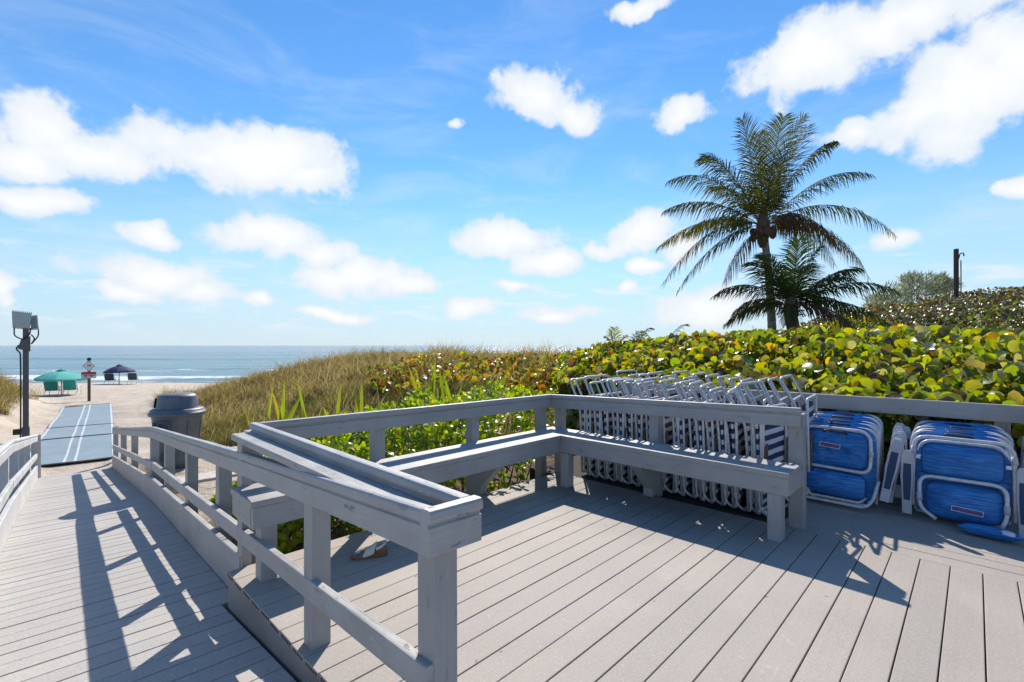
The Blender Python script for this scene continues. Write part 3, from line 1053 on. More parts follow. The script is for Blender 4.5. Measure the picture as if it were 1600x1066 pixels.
n1 = 21
for i in range(n1):
    t_ = i / (n1 - 1)
    b_ = -3.05 + 1.80 * t_ ** 0.97
    lab = '%s folded navy-striped chair from the bench corner, front row behind backrest' % ORD[i]
    tl = random.uniform(-0.03, 0.03)
    place_striped(i, 4.40 + random.uniform(-.018, .018), b_ + random.uniform(-.016, .016), lab, 'striped chairs folded in the front row',
                  -0.035 + random.uniform(-.012, .012), tl, random.uniform(-.035, .035) + 0.05 + 0.15 * t_ - (0.30 if i == 20 else 0))
n2 = 15
for i in range(n2):
    b_ = -2.80 + 1.70 * i / (n2 - 1)
    lab = '%s folded striped chair from the left in the rear row, nearest the hedge' % ORD[i]
    place_striped(i + 3, 5.02 + random.uniform(-.02, .02), b_ + random.uniform(-.008, .008), lab, 'striped chairs folded in the rear row',
                  -0.005 + random.uniform(-.012, .02), random.uniform(-0.02, 0.03), random.uniform(-.03, .03) + .10)

# ================================================================ blue backpack chairs


def arm_plate(t, x, y, tilt=0.0, z0=0.06, z1=0.50, flip=1):
    M = Matrix.Translation((x, y, 0)) @ Matrix.Rotation(tilt, 4, 'Y')
    prof = [(-.030, z0), (-.034, z0 + .18), (-.042, z0 + .27), (-.036, z1 - .04), (-.020, z1), (.020, z1), (.034, z1 - .03), (.034, z0 + .25), (.026, z0 + .14), (.026, z0)]
    q = MB()
    for yy_ in (-.011, .011):
        for (px, pz) in prof: q.v.append(M @ Vector((px * flip, yy_, pz)))
    n = len(prof)
    f0 = list(range(n)); f1 = list(range(n, 2 * n))
    q.face(f0 if flip > 0 else f0[::-1]); q.face(f1[::-1] if flip > 0 else f1)
    for i in range(n):
        j = (i + 1) % n
        q.face([i, n + i, n + j, j] if flip > 0 else [j, n + j, n + i, i])
    a_ = q.build('armrest', M_arm, t, 0.004)
    q = MB()
    for yy_ in (-.0145, -.008):
        for (px, pz) in [(-.020, z0 + .10), (-.026, z0 + .28), (-.022, z1 - .10), (.020, z1 - .10), (.022, z0 + .26), (.016, z0 + .10)]:
            q.v.append(M @ Vector((px * flip, yy_, pz)))
    q.face(list(range(6)) if flip > 0 else list(range(6))[::-1])
    for i in range(6):
        j = (i + 1) % 6
        q.face([i, 6 + i, 6 + j, j] if flip > 0 else [j, 6 + j, 6 + i, i])
    q.build('grip', M_bluedark, a_)


def piping(par, M, w, h, t=0.0, rad=5, y=0.0):
    q = MB()
    pts = []
    for i in range(48):
        an = 2 * math.pi * i / 48
        c_, s_ = math.cos(an), math.sin(an)
        m_ = (abs(c_) ** rad + abs(s_) ** rad) ** (-1 / rad)
        pts.append(M @ Vector((c_ * m_ * w / 2, y, s_ * m_ * h / 2)))
    q.tube(pts, .0055, 5, closed=True)
    q.build('piping', M_pipe, par)


def patch(t, x, y, z, w_, h_, tilt=0.0):
    """sewn label: white outline with a smudge of red stitching"""
    M = Matrix.Translation((x, y, z)) @ Matrix.Rotation(tilt, 4, 'Y')
    q = MB()
    d = 0.0032
    for (lo, hi) in (((-w_ / 2, -.003, h_ / 2 - d), (w_ / 2, 0, h_ / 2)), ((-w_ / 2, -.003, -h_ / 2), (w_ / 2, 0, -h_ / 2 + d)),
                     ((-w_ / 2, -.003, -h_ / 2 + d), (-w_ / 2 + d, 0, h_ / 2 - d)), ((w_ / 2 - d, -.003, -h_ / 2 + d), (w_ / 2, 0, h_ / 2 - d))):
        q.box(lo, hi, M)
    o = q.build('sewn_label', M_white, t)
    q = MB()
    rs = random.Random(3)
    xx = -w_ / 2 + .012
    while xx < w_ / 2 - .014:
        l_ = rs.uniform(.004, .008)
        q.box((xx, -.003, -h_ * .20), (xx + l_, 0, h_ * rs.uniform(.02, .2)), M)
        xx += l_ + .002
    q.build('stitching', M_red, o)


def make_blue(var):
    t = thing('backpack_chair', 'folded blue backpack beach chair', 'beach chair')
    I = Matrix.Identity(4)
    w2 = 0.262
    if var == 'pouch':
        q = MB()
        q.tube(round_path([(-w2, 0.01, 0.10), (-w2, 0.012, 0.36), (-w2 + .005, .02, .615), (w2 - .005, .02, .615), (w2, 0.012, .36), (w2, 0.01, .10)], .085, 6), .0125, 9)
        q.tube(round_path([(-w2 + .03, 0.06, 0.36), (-w2 + .035, .07, .585), (w2 - .035, .07, .585), (w2 - .03, 0.06, .36)], .085, 6), .0125, 9)
        q.build('back_frame', M_tube, t)
        q = MB()
        q.tube(round_path([(-.13, -.045, .035), (-.222, -.045, .10), (-.222, -.05, .335), (.222, -.05, .335), (.222, -.045, .12), (.19, -.045, .04)], .075, 6), .0125, 9)
        q.build('leg_frame', M_tube, t)
        for s in (-1, 1):
            q = MB(); q.tube([(s * .222, -.0455, .205), (s * .222, -.047, .15)], .017, 9); q.build('tube_joint', M_arm, t)
            q = MB(); q.tube([(s * (w2 - .004), .012, .535), (s * w2, .012, .48)], .0165, 9); q.build('tube_joint', M_arm, t)
        q = MB()
        q.puff(Matrix.Translation((0, -.012, .455)), .42, .235, .085, 18, 5, .010, 2)
        piping(q.build('headrest_panel', M_blue, t), Matrix.Translation((0, -.012, .455)), .425, .24)
        q = MB()
        q.puff(Matrix.Translation((.012, -.022, .178)), .385, .245, .105, 18, 5, .013, 5)
        piping(q.build('pouch', M_blue, t), Matrix.Translation((.012, -.022, .178)), .39, .25)
        q = MB()
        q.puff(Matrix.Translation((0, .012, .325)), .46, .06, .05, 10, 4, .006, 6)
        q.build('fold', M_blue, t)
        q = MB()
        q.puff(Matrix.Translation((0, .045, .30)), .50, .50, .03, 10, 7, .004, 8)
        q.build('sling', M_blue, t)
        patch(t, .03, -.083, .135, .16, .036, 0.06)
        for (x, z) in ((-.232, .46), (.232, .46)):
            q = MB(); q.box((x - .014, -.012, z - .012), (x + .014, .02, z + .012)); q.build('buckle', M_white, t, .002)
        arm_plate(t, -.292, -.01, 0.0, .03, .50, 1)
        arm_plate(t, .300, -.005, 0.0, -.0, .47, -1)
    elif var == 'strap':
        q = MB()
        q.tube(round_path([(-.235, -.03, .44), (-.235, -.03, .30), (.225, -.045, .29), (.235, -.03, .42), (.225, -.02, .61), (-.225, -.015, .615), (-.235, -.03, .45)], .085, 6), .0125, 9)
        q.build('loop_frame', M_tube, t)
        q = MB()
        q.tube(round_path([(-.26, .0, .06), (-.26, -.05, .03), (.20, -.055, .03), (.245, -.03, .08), (.28, -.0, .24)], .06, 5), .0115, 9)
        q.tube(round_path([(-.26, .03, .08), (-.26, -.02, .055), (.17, -.02, .055), (.20, 0, .10)], .05, 5), .0105, 9)
        q.build('foot_frame', M_tube, t)
        for s in (-1, 1):
            q = MB(); q.tube([(s * .234, -.032, .46), (s * .234, -.032, .42)], .0165, 9); q.build('tube_joint', M_arm, t)
        q = MB()
        q.puff(Matrix.Translation((0, -.012, .45)), .43, .285, .07, 24, 5, .034, 12)
        piping(q.build('pouch', M_blue, t), Matrix.Translation((0, -.012, .45)), .435, .29)
        q = MB()
        q.puff(Matrix.Translation((-.02, -.022, .175)) @ Matrix.Rotation(.04, 4, 'Y'), .44, .19, .105, 16, 6, .010, 15)
        piping(q.build('lower_panel', M_blue, t), Matrix.Translation((-.02, -.022, .175)) @ Matrix.Rotation(.04, 4, 'Y'), .445, .195)
        q = MB()
        q.puff(Matrix.Translation((.0, .05, .33)), .52, .54, .03, 10, 7, .004, 18)
        q.build('sling', M_blue, t)
        patch(t, -.03, -.062, .475, .14, .036, 0.07)
        q = MB()
        q.tube(round_path([(-.075, -.028, .575), (-.07, -.05, .592), (.07, -.05, .588), (.075, -.028, .572)], .02, 4), .007, 7)
        q.build('carry_handle', M_black, t)
        arm_plate(t, .30, -.01, 0.16, .10, .585, 1)
    else:
        q = MB()
        q.tube(round_path([(-w2, 0.01, 0.04), (-w2, 0.012, 0.36), (-w2 + .005, .02, .615), (w2 - .005, .02, .615), (w2, 0.012, .36), (w2, 0.01, .04)], .085, 5), .0125, 8)
        q.build('back_frame', M_tube, t)
        q = MB()
        q.tube(round_path([(-.222, -.03, .03), (-.222, -.035, .32), (.222, -.035, .32), (.222, -.03, .03)], .075, 4), .0115, 8)
        q.tube([(-.22, -.03, .022), (.22, -.03, .022)], .0115, 8)
        q.build('leg_frame', M_tube, t)
        q = MB()
        q.puff(Matrix.Translation((0, .0, .485)), .46, .29, .085, 10, 5, .016, 22)
        q.build('headrest_panel', M_blue, t)
        q = MB()
        q.puff(Matrix.Translation((0, .005, .17)), .43, .27, .06, 8, 5, .008, 25)
        q.build('pouch', M_blue, t)
        q = MB()
        q.tube(round_path([(-.075, -.02, .60), (-.07, -.03, .612), (.07, -.03, .612), (.075, -.02, .60)], .02, 3), .007, 6)
        q.build('carry_handle', M_black, t)
        arm_plate(t, -.315, 0, -0.05, .08, .58, 1)
        arm_plate(t, .325, 0, 0.10, .08, .58, -1)
    return t


ps = make_blue('strap'); pp = make_blue('pouch'); pr = make_blue('plain')
for o_ in (ps, pp, pr): o_.scale = (1.06, 1.0, 1.05)
LEAN = -0.10
ps.location = L(4.79, -0.855, 0.0); ps.rotation_euler = (LEAN, 0.0, RZ)
ps['label'] = 'folded blue beach chair with black carry handle, front of the left stack'
ps['group'] = 'blue chairs stacked on the left'
pp.location = L(4.86, -0.075, -0.004); pp.rotation_euler = (LEAN * .8, 0.0, RZ)
pp['label'] = 'folded blue beach chair with low sewn label, front of the right stack'
pp['group'] = 'blue chairs stacked on the right'
first = True
for (bc, side) in ((-0.865, 'left'), (-0.10, 'right')):
    for i in range(5):
        o = pr if first else copy_tree(pr)
        first = False
        o.location = L((4.91 if side == 'left' else 4.975) + i * 0.105, bc + random.uniform(-.02, .02), 0.005 + 0.012 * i + random.uniform(-.01, .01))
        o.rotation_euler = (LEAN + random.uniform(-.03, .03), random.uniform(-.02, .02), RZ + random.uniform(-.03, .03))
        o['group'] = 'blue chairs stacked on the ' + side
        o['label'] = ('rearmost folded blue beach chair of the %s stack, against the railing' % side) if i == 4 else \
            '%s folded blue beach chair from the front of the %s stack' % (ORD[i + 1], side)

t = thing('cushion', 'small blue headrest cushion with a pale patch lying before the right stack', 'cushion', L(4.72, 0.07, 0.0), RZ - 0.13)
q = MB()
q.puff(Matrix.Translation((0, 0, .042)) @ Matrix.Rotation(R(82), 4, 'X') @ Matrix.Rotation(0.0, 4, 'Y'), .34, .11, .072, 14, 3.2, .008, 31)
q.build('cushion_body', M_blue, t)
q = MB()
q.puff(Matrix.Translation((.09, -.012, .048)) @ Matrix.Rotation(R(70), 4, 'X'), .10, .075, .058, 8, 3, .003, 33)
q.build('pale_patch', M_white, t)

# ================================================================ sandal on the deck
t = thing('sandal', 'cream strapped sandal with a brown cork sole on the deck under the railing', 'sandal', (-0.915, 3.04, 0.0), R(14))


def foot_outline(s, n=26):
    """half outline widths along x from heel (+) to toe (-)"""
    pts = []
    for i in range(n + 1):
        u = i / n
        wd = (0.031 + 0.014 * math.exp(-((u - .72) / .2) ** 2) - 0.004 * math.exp(-((u - .38) / .15) ** 2)) * (1 - abs(2 * u - 1) ** 7) ** .5 * s
        pts.append((0.115 - 0.23 * u, wd))
    return pts


q = MB()
ol = foot_outline(1.0)
ring = [(x, w_) for (x, w_) in ol] + [(x, -w_) for (x, w_) in ol[::-1][1:-1]]


def topz(x): return 0.018 + 0.030 * float(S((x + 0.03) / 0.11))


n = len(ring)
q.v += [Vector((x, y, 0.001)) for (x, y) in ring] + [Vector((x, y, topz(x))) for (x, y) in ring]
q.face(list(range(n))[::-1])
for i in range(n):
    q.face([i, (i + 1) % n, n + (i + 1) % n, n + i], None, True)
m_ = len(ol)
q.face([n + i for i in range(n)])
q.build('sole', M_tan, t, .002)
q = MB()
o_ = len(q.v)
q.v += [Vector((x, y * .96, topz(x) + .004)) for (x, y) in ring]
q.v += [Vector((x, y * .96, topz(x) - .003)) for (x, y) in ring]
q.face(list(range(n)))
for i in range(n): q.face([n + i, n + (i + 1) % n, (i + 1) % n, i])
q.build('insole', M_insole, t)


def band(x0, x1, hgt, rake, wid, lean=0.0):
    def fn(u, v):
        an = math.pi * u
        x = x0 + (x1 - x0) * v
        cx = x + rake * math.sin(an)
        return (cx, wid * math.cos(an), topz(x) - .004 + (hgt + lean * (v - .5)) * math.sin(an) ** .8)
    return fn


q = MB()
f = band(-.040, .030, .050, .020, .043, .022)
q.grid(f, 14, 5); q.grid(lambda u, v: Vector(f(1 - u, v)) * .97 + Vector((0, 0, .0)), 14, 5)
q.build('instep_strap', M_cream, t)
q = MB()


def heel(u, v):
    an = math.pi * (u - .5)
    return (.045 + .062 * math.cos(an), .041 * math.sin(an), .072 + .018 * v + .012 * math.cos(an) - .02 * abs(math.sin(an)))


q.grid(heel, 12, 2); q.grid(lambda u, v: Vector(heel(1 - u, v)) * .985, 12, 2)
q.build('heel_strap', M_cream, t)
q = MB()
q.tube([(-.055, .0, .035), (-.08, .004, .028), (-.088, .006, .018)], .005, 6)
q.build('toe_thong', M_cream, t)

# ================================================================ litter bin
bx_, by_ = -4.76, 6.76
bz = float(terrain(bx_, by_)[0])
t = thing('litter_bin', 'dark grey plastic litter bin with domed lid and swing flap beside the ramp', 'bin', (bx_, by_, -0.27), R(-30))
t.scale = (.90, .90, .93)
q = MB()
q.lathe([(.255, -.1), (.27, 0.0), (.335, .66), (.345, .675), (.345, .70)], 32)
for kx in range(8):
    an = 2 * math.pi * kx / 8
    q.beam((.272 * math.cos(an), .272 * math.sin(an), .05), (.332 * math.cos(an), .332 * math.sin(an), .60), .03, .018, up=(math.cos(an), math.sin(an), 0))
q.build('barrel', M_can, t)
q = MB()
hM = Matrix.Rotation(R(-55), 4, 'Z')
for (lo, hi) in (((.318, -.085, .50), (.345, .085, .52)), ((.322, -.085, .60), (.352, .085, .62)), ((.32, -.085, .52), (.35, -.065, .60)), ((.32, .065, .52), (.35, .085, .60))):
    q.box(lo, hi, hM)
q.build('handle', M_can, t, .004)
q = MB()
q.lathe([(.35, .685), (.375, .69), (.382, .72), (.37, .735), (.36, .74), (.352, .775), (.335, .785), (.325, .79)], 32)
q.build('lid_rim', M_can, t)
q = MB()
ring0 = []
levels = [(.285, .785, 8), (.272, .80, 5), (.255, .955, 5), (.240, .985, 5), (.20, 1.006, 5), (.08, 1.016, 4)]
for (r_, z_, pw) in levels:
    for kx in range(32):
        an = 2 * math.pi * (kx + .5) / 32
        cx, sy = math.cos(an), math.sin(an)
        m8 = (abs(cx) ** pw + abs(sy) ** pw) ** (-1 / pw)
        m8 = 1 + (m8 - 1) * .25
        q.v.append(Vector((r_ * cx * m8, r_ * sy * m8, z_)))
for i in range(len(levels) - 1):
    for kx in range(32):
        k2 = (kx + 1) % 32
        q.face([i * 32 + kx, i * 32 + k2, (i + 1) * 32 + k2, (i + 1) * 32 + kx], None, True)
q.face([(len(levels) - 1) * 32 + kx for kx in range(32)])
dome = q.build('dome', M_can, t, .006)
q = MB()
fM = Matrix.Rotation(R(-150), 4, 'Z')
q.hexa([fM @ Vector(p) for p in [(.265, -.15, .80), (.275, -.15, .80), (.275, .15, .80), (.265, .15, .80), (.245, -.14, .95), (.257, -.14, .95), (.257, .14, .95), (.245, .14, .95)]])
q.build('flap', M_black, t, .004)

# bleached slabs around the bin
for i, (x, y, sx_, sy_, rz_, lab) in enumerate((
        (-3.92, 6.12, .70, .36, .75, 'bleached plank slab on the sand just in front of the grey bin'),
        (-3.55, 6.55, .8, .36, .3, 'bleached plank slab on the sand to the right of the grey bin'),
        (-4.75, 7.45, .7, .36, .8, 'bleached plank slab on the sand behind the left of the grey bin'),
        (-3.35, 7.05, .8, .32, .35, 'bleached plank slab behind the right of the bin, below the dune grass'))):
    z = float(terrain(x, y)[0])
    q = MB(); q.box((-sx_ / 2, -sy_ / 2, -.06), (sx_ / 2, sy_ / 2, .035))
    o = q.build('stepping_slab', M_slab, None, .012, 2, (x, y, z), rz_)
    tag(o, lab, 'slab', 'bleached slabs round the bin')

# ================================================================ beach mat
d = Vector((-0.649, 0.761, 0)); pd = Vector((0.761, 0.649, 0))
m0 = Vector((-10.25, 11.0, 0)); LEN = 14.3; HW = 0.84
mat_t = thing('beach_mat', 'long pale blue roll-out beach access mat with white stripes across the sand', 'mat', (m0.x, m0.y, -1.4))
MO = Vector((m0.x, m0.y, -1.4))


def matz(s, x):
    P = m0 + d * s + pd * x
    zc = float(terrain(P.x, P.y)[0])
    return P, zc


prof = [matz(s, 0)[1] for s in np.linspace(0, LEN, 41)]


def matp(s, x, dz):
    P = m0 + d * s + pd * x
    sag = float(np.interp(s, np.linspace(0, LEN, 41), prof))
    z = sag + 0.055 + 0.012 * mnoise.noise(Vector((s * .8, x * 1.5, 2)))
    return Vector((P.x, P.y, z + dz)) - MO


mm, nt, b, _ = new_mat('pale_blue_mat'); k = NT(nt)
ob = k.coord('Object'); n1_ = k.noise(ob, 2.5, 5, .65); n2_ = k.noise(ob, 90, 2, .6)
c = k.mix(k.ramp(n1_, .3, .7), (0.175, 0.25, 0.30), (0.225, 0.30, 0.345)); c = k.mix(k.ramp(n2_, .55, .7, 0, .25), c, (.40, .44, .45))
k.set(b.inputs['Base Color'], c); b.inputs['Roughness'].default_value = .85; k.set(b.inputs['Normal'], k.bump(n2_, .3, .01))
secs = [0, 3.9, 6.7, LEN]
for i in range(3):
    s0, s1 = secs[i] + .02, secs[i + 1] - .02
    q = MB()
    q.grid(lambda u, v: matp(s0 + (s1 - s0) * v, (u * 2 - 1) * HW, .006 * i), 8, 24)
    q.grid(lambda u, v: matp(s0 + (s1 - s0) * v, (1 - u * 2) * HW, .006 * i - .015), 8, 24)
    sec = q.build('mat_section', mm, mat_t)
    q = MB()
    for xc, wd in ((-.105, .05), (.085, .05), (-HW + .05, .06), (HW - .05, .06)):
        q.grid(lambda u, v: matp(s0 + (s1 - s0) * v, xc + (u * 2 - 1) * wd / 2, .006 * i + .005), 1, 24)
    q.build('stripe', plain('white_mat_stripe', (.50, .55, .58), .8) if i == 0 else bpy.data.materials['white_mat_stripe'], sec)
for s in secs[1:3] + [0.0, LEN - .02]:
    q = MB(); q.tube([matp(s + .0, x, .012) for x in np.linspace(-HW, HW, 9)], .017, 6)
    q.build('joint_rod', M_rod, mat_t)
q = MB()
for kx in range(9):
    x = rng.uniform(-.35, .3); s = rng.uniform(0, .3)
q.grid(lambda u, v: matp(LEN - .9 + .55 * v + .1 * u, -HW + .0 + .75 * u, .008 + .05 * math.sin(math.pi * u) * math.sin(math.pi * v)), 8, 6)
tag(q.build('dry_seaweed', M_under, None, loc=tuple(MO)), 'dark clump of dry seaweed on the far left corner of the mat', 'seaweed')

# ================================================================ floodlight post
px_, py_ = -10.32, 10.08
t = thing('light_post', 'dark grey post with pale floodlight boxes on top beside the ramp end', 'light post', (px_, py_, -1.5), R(45))
q = MB(); q.box((-.046, -.046, -.3), (.046, .046, 3.32)); q.build('pole', M_metalpost, t, .006)
q = MB(); q.box((-.06, -.06, .55), (.06, .06, 1.12)); q.build('pole_sleeve', M_metalpost, t, .006)
q = MB()
M = Matrix.Translation((-.055, 0, 3.36)) @ Matrix.Diagonal((.66, .8, 1, 1)) @ Matrix.Rotation(R(4), 4, 'Y') @ Matrix.Rotation(R(-12), 4, 'X')
q.hexa([M @ Vector(p) for p in [(-.20, -.10, -.16), (.18, -.10, -.16), (.18, .12, -.14), (-.20, .12, -.14), (-.24, -.13, .17), (.21, -.13, .17), (.21, .13, .17), (-.24, .13, .17)]])
lh = q.build('floodlight', M_lamp, t, .01)
q = MB()
for i in range(10): q.box((-.225 + i * .046, -.13, .16), (-.205 + i * .046, .12, .192), M)
q.build('cooling_fin', M_lamp, lh)
q = MB()
M = Matrix.Translation((.118, .02, 3.345)) @ Matrix.Diagonal((.72, .8, 1, 1)) @ Matrix.Rotation(R(-6), 4, 'Y')
q.box((-.07, -.09, -.16), (.095, .10, .15), M); sb_ = q.build('floodlight', M_lamp, t, .008)
q = MB(); q.box((-.055, -.094, -.13), (.06, -.088, .12), M); q.build('lens', M_glass, sb_)
q = MB(); q.hexa([Vector(p) for p in [(-.12, -.07, 2.78), (.07, -.07, 2.72), (.07, .07, 2.72), (-.12, .07, 2.78), (-.07, -.07, 2.98), (.07, -.07, 3.05), (.07, .07, 3.05), (-.07, .07, 2.98)]])
q.build('junction_box', M_metalpost, t, .008)
q = MB()
q.tube(round_path([(-.17, -.03, 3.22), (-.17, -.03, 3.05), (-.04, -.09, 2.97), (.06, -.09, 3.08), (.07, -.06, 3.22)], .06, 5), .013, 6)
q.tube(round_path([(.19, 0, 3.2), (.19, 0, 3.05), (.07, -.08, 2.86), (.14, -.04, 3.0), (.08, -.08, 3.08)], .06, 5), .013, 6)
q.tube(round_path([(-.10, -.05, 2.86), (-.15, -.07, 2.78), (-.08, -.07, 2.70), (-.075, -.07, 2.4), (-.075, -.07, .95), (-.12, -.07, .6), (-.075, -.07, .1)], .05, 5), .013, 6)
q.build('cable', M_black, t)
q = MB(); q.box((-.19, -.09, .98), (-.062, .05, 1.09)); q.build('outlet_box', M_black, t, .006)

# leaning fence stub with rope by the left railing
fx, fy = -8.15, 7.55
fz = float(terrain(fx, fy)[0])
t = thing('fence_post', 'short weathered fence post wound with pale rope behind the left railing', 'fence post', (fx, fy, fz))
q = MB(); q.tube([(0, 0, -.2), (.02, 0, .3), (.05, 0, .72)], .06, 9, rs=[.065, .06, .056]); q.build('stake', M_post, t)
q = MB()
for i in range(3):
    q.tube([(.035 + .064 * math.cos(an), .064 * math.sin(an), .60 + .028 * i) for an in np.linspace(0, 6.28, 14)], .011, 5)
q.tube([(.0, -.06, .6), (-.02, -.07, .45), (.0, -.08, .32)], .011, 5)
q.tube([(.04, -.06, .6), (.045, -.075, .42), (.03, -.075, .28)], .011, 5)
q.build('rope', M_slab, t)

# ================================================================ sign post on the beach
sx0, sy0 = -21.55, 24.2
szg = float(terrain(sx0, sy0)[0])
t = thing('sign_post', 'brown wooden post carrying a white diamond sign and a red lettered notice', 'sign', (sx0, sy0, szg), R(35))
q = MB(); q.box((-.06, -.05, -.4), (.06, .05, 2.12)); q.build('post', M_post, t, .01)
q = MB(); q.box((-.085, -.07, 2.1), (.085, .07, 2.17)); q.box((-.06, -.05, 2.17), (.06, .05, 2.22)); q.build('post_cap', M_black, t, .01)
q = MB()
M = Matrix.Translation((0, -.07, 1.80)) @ Matrix.Rotation(R(45), 4, 'Y')
q.box((-.19, -.008, -.19), (.19, .008, .19), M); ds = q.build('diamond_sign', M_white, t, .006)
q = MB()
for (lo, hi) in (((-.175, -.012, .155), (.175, -.0081, .165)), ((-.175, -.012, -.165), (.175, -.0081, -.155)), ((-.175, -.012, -.155), (-.165, -.0081, .155)), ((.165, -.012, -.155), (.175, -.0081, .155))):
    q.box(lo, hi, M)
M2 = Matrix.Translation((0, -.07, 1.80))
q.box((-.075, -.013, .02), (.06, -.0081, .055), M2); q.box((.03, -.013, -.02), (.085, -.0081, .02), M2); q.box((-.05, -.013, -.055), (-.02, -.0081, -.01), M2)
q.build('pictogram', M_black, ds)
q = MB(); q.box((-.29, -.085, 1.17), (.29, -.068, 1.50)); ns = q.build('notice_board', M_white, t, .006)
q = MB(); q.box((-.285, -.089, 1.36), (.285, -.0851, 1.495))
q.box((-.285, -.089, 1.175), (.285, -.0851, 1.19))
q.box((-.285, -.089, 1.19), (-.265, -.0851, 1.36)); q.box((.265, -.089, 1.19), (.285, -.0851, 1.36))
q.build('red_band', M_red, ns)
q = MB()
for (x0_, x1_, z0_, z1_) in ((-.22, -.17, 1.27, 1.33), (-.15, -.06, 1.27, 1.34), (-.03, .02, 1.28, 1.33), (.05, .13, 1.27, 1.34), (.15, .22, 1.27, 1.33), (-.18, -.02, 1.22, 1.245), (.02, .17, 1.22, 1.245)):
    q.box((x0_, -.089, z0_), (x1_, -.0851, z1_))
q.build('worn_lettering', M_black, ns)

# ================================================================ umbrellas and beach chairs


def umbrella(name, label, loc, r_, ztop, zedge, mat, mat2, tilt):
    t = thing(name, label, 'umbrella', loc)
    q = MB(); q.tube([(0, 0, -.3), (0, 0, ztop)], .022, 8); q.build('pole', M_metalpost, t)
    n = 8
    T = Matrix.Translation((0, 0, zedge)) @ Matrix.Rotation(tilt, 4, 'Y')
    for kk, (mt, sel) in enumerate(((mat, [0, 1, 2, 3, 4, 5]), (mat2, [6, 7]))):
        q = MB()
        for g_ in sel:
            a0 = 2 * math.pi * (g_ - .3) / n; a1 = 2 * math.pi * (g_ + .7) / n
            for sg in (0, 1):
                def fn(u, v):
                    an = a0 + (a1 - a0) * (u if sg == 0 else 1 - u)
                    rad = .02 + (r_ - .02) * v
                    flat = 1 - .06 * v * math.sin(math.pi * (u))
                    z = (ztop - zedge) * (1 - v ** 1.7) - (.015 if sg else 0)
                    return T @ Vector((rad * flat * math.cos(an), rad * flat * math.sin(an), z))
                q.grid(fn, 4, 6)
            def val(u, v):
                an = a0 + (a1 - a0) * u
                rad = r_ * (1 - .06 * math.sin(math.pi * u)) + .004
                return T @ Vector((rad * math.cos(an), rad * math.sin(an), .0 - .12 * v))
            q.grid(val, 4, 1); q.grid(lambda u, v: val(1 - u, v) * .999, 4, 1)
        q.build('canopy', mt, t)
    q = MB()
    q.lathe([(.22, ztop - .01), (.2, ztop + .035), (.05, ztop + .07), (.02, ztop + .12)], 12)
    q.build('vent_cap', mat, t)
    q = MB()
    for g_ in range(n):
        an = 2 * math.pi * (g_ - .3) / n
        q.tube([T @ Vector((.03, 0, ztop - zedge - .04)), T @ Vector((r_ * .6 * math.cos(an), r_ * .6 * math.sin(an), (ztop - zedge) * .52)), T @ Vector((r_ * math.cos(an), r_ * math.sin(an), -.02))], .008, 5)
    q.build('rib', M_metalpost, t)
    return t


gz = float(terrain(-25.6, 27.0)[0])
umbrella('beach_umbrella', 'teal beach umbrella open over two teal chairs on the sand', (-25.62, 27.0, gz), 1.13, 1.36, .95, M_teal, M_tealpale, R(2))
gz2 = float(terrain(-31.9, 38.0)[0])
umbrella('beach_umbrella', 'navy beach umbrella open near the water over a dark chair', (-31.75, 38.4, gz2), 1.02, 1.46, 1.02, M_navy, M_navy, R(-2))


def beach_chair(label, loc, rz_, cloth, w_=.66):
    t = thing('beach_chair', label, 'beach chair', loc, rz_, 'beach chairs facing the sea')
    q = MB(); h = w_ / 2
    q.puff(Matrix.Translation((0, -.16, .56)) @ Matrix.Rotation(R(17), 4, 'X'), w_ * .94, .60, .03, 8, 8); q.build('backrest', cloth, t)
    q = MB(); q.puff(Matrix.Translation((0, .25, .29)) @ Matrix.Rotation(R(84), 4, 'X'), w_ * .94, .52, .03, 8, 8); q.build('seat', cloth, t)
    q = MB()
    q.tube(round_path([(-h, -.02, .24), (-h, -.27, .88), (h, -.27, .88), (h, -.02, .24)], .05, 4), .016, 7)
    q.tube([(-h, .5, .32), (-h, -.05, .27)], .016, 7); q.tube([(h, .5, .32), (h, -.05, .27)], .016, 7)
    q.tube([(-h, -.12, .5), (-h - .02, .42, .5)], .02, 7); q.tube([(h, -.12, .5), (h + .02, .42, .5)], .02, 7)
    q.build('frame', M_tube, t)
    for s in (-1, 1):
        q = MB(); q.tube([(s * h, -.32, -.03), (s * h, -.02, .27), (s * h, .1, .5)], .015, 7); q.build('leg', M_tube, t)
        q = MB(); q.tube([(s * h, .46, -.03), (s * h, .44, .5)], .015, 7); q.build('leg', M_tube, t)
    return t


for (px, D, cl, lab, w_) in ((82, 26.6, M_teal, 'teal beach chair on the left of the teal umbrella pole', .60), (111, 26.6, M_teal, 'teal beach chair on the right of the teal umbrella pole', .58),
                             (172.5, 38, M_charcoal, 'dark beach chair standing under the navy umbrella', .66), (208.5, 38, M_charcoal, 'dark beach chair alone to the right of the navy umbrella', .66)):
    X = (px - 800) / 742 * D
    beach_chair(lab, (X, D, float(terrain(X, D)[0])), math.atan2(-X, D) * .55 if D < 30 else .25, cl, w_)
# ================================================================ vegetation


def unit(v):
    return v / np.maximum(np.linalg.norm(v, axis=1, keepdims=True), 1e-9)


def disc_template(n=9, cup=0.30):
    """round leaf with a notch at the stalk and a slight fold"""
    v = [(0, 0, 0)]
    for i in range(n):
        an = 2 * math.pi * i / n + math.pi / n
        r = 1.0 - (0.16 if i in (n - 1, 0) else 0.0)
        x, y = r * math.cos(an), r * math.sin(an) * 0.96
        v.append((x, y, cup * abs(y) * .8 - 0.14 * x * x + (.05 if i % 2 else -.03)))
    return np.array(v), np.array([[0, i + 1, (i + 1) % n + 1] for i in range(n)])


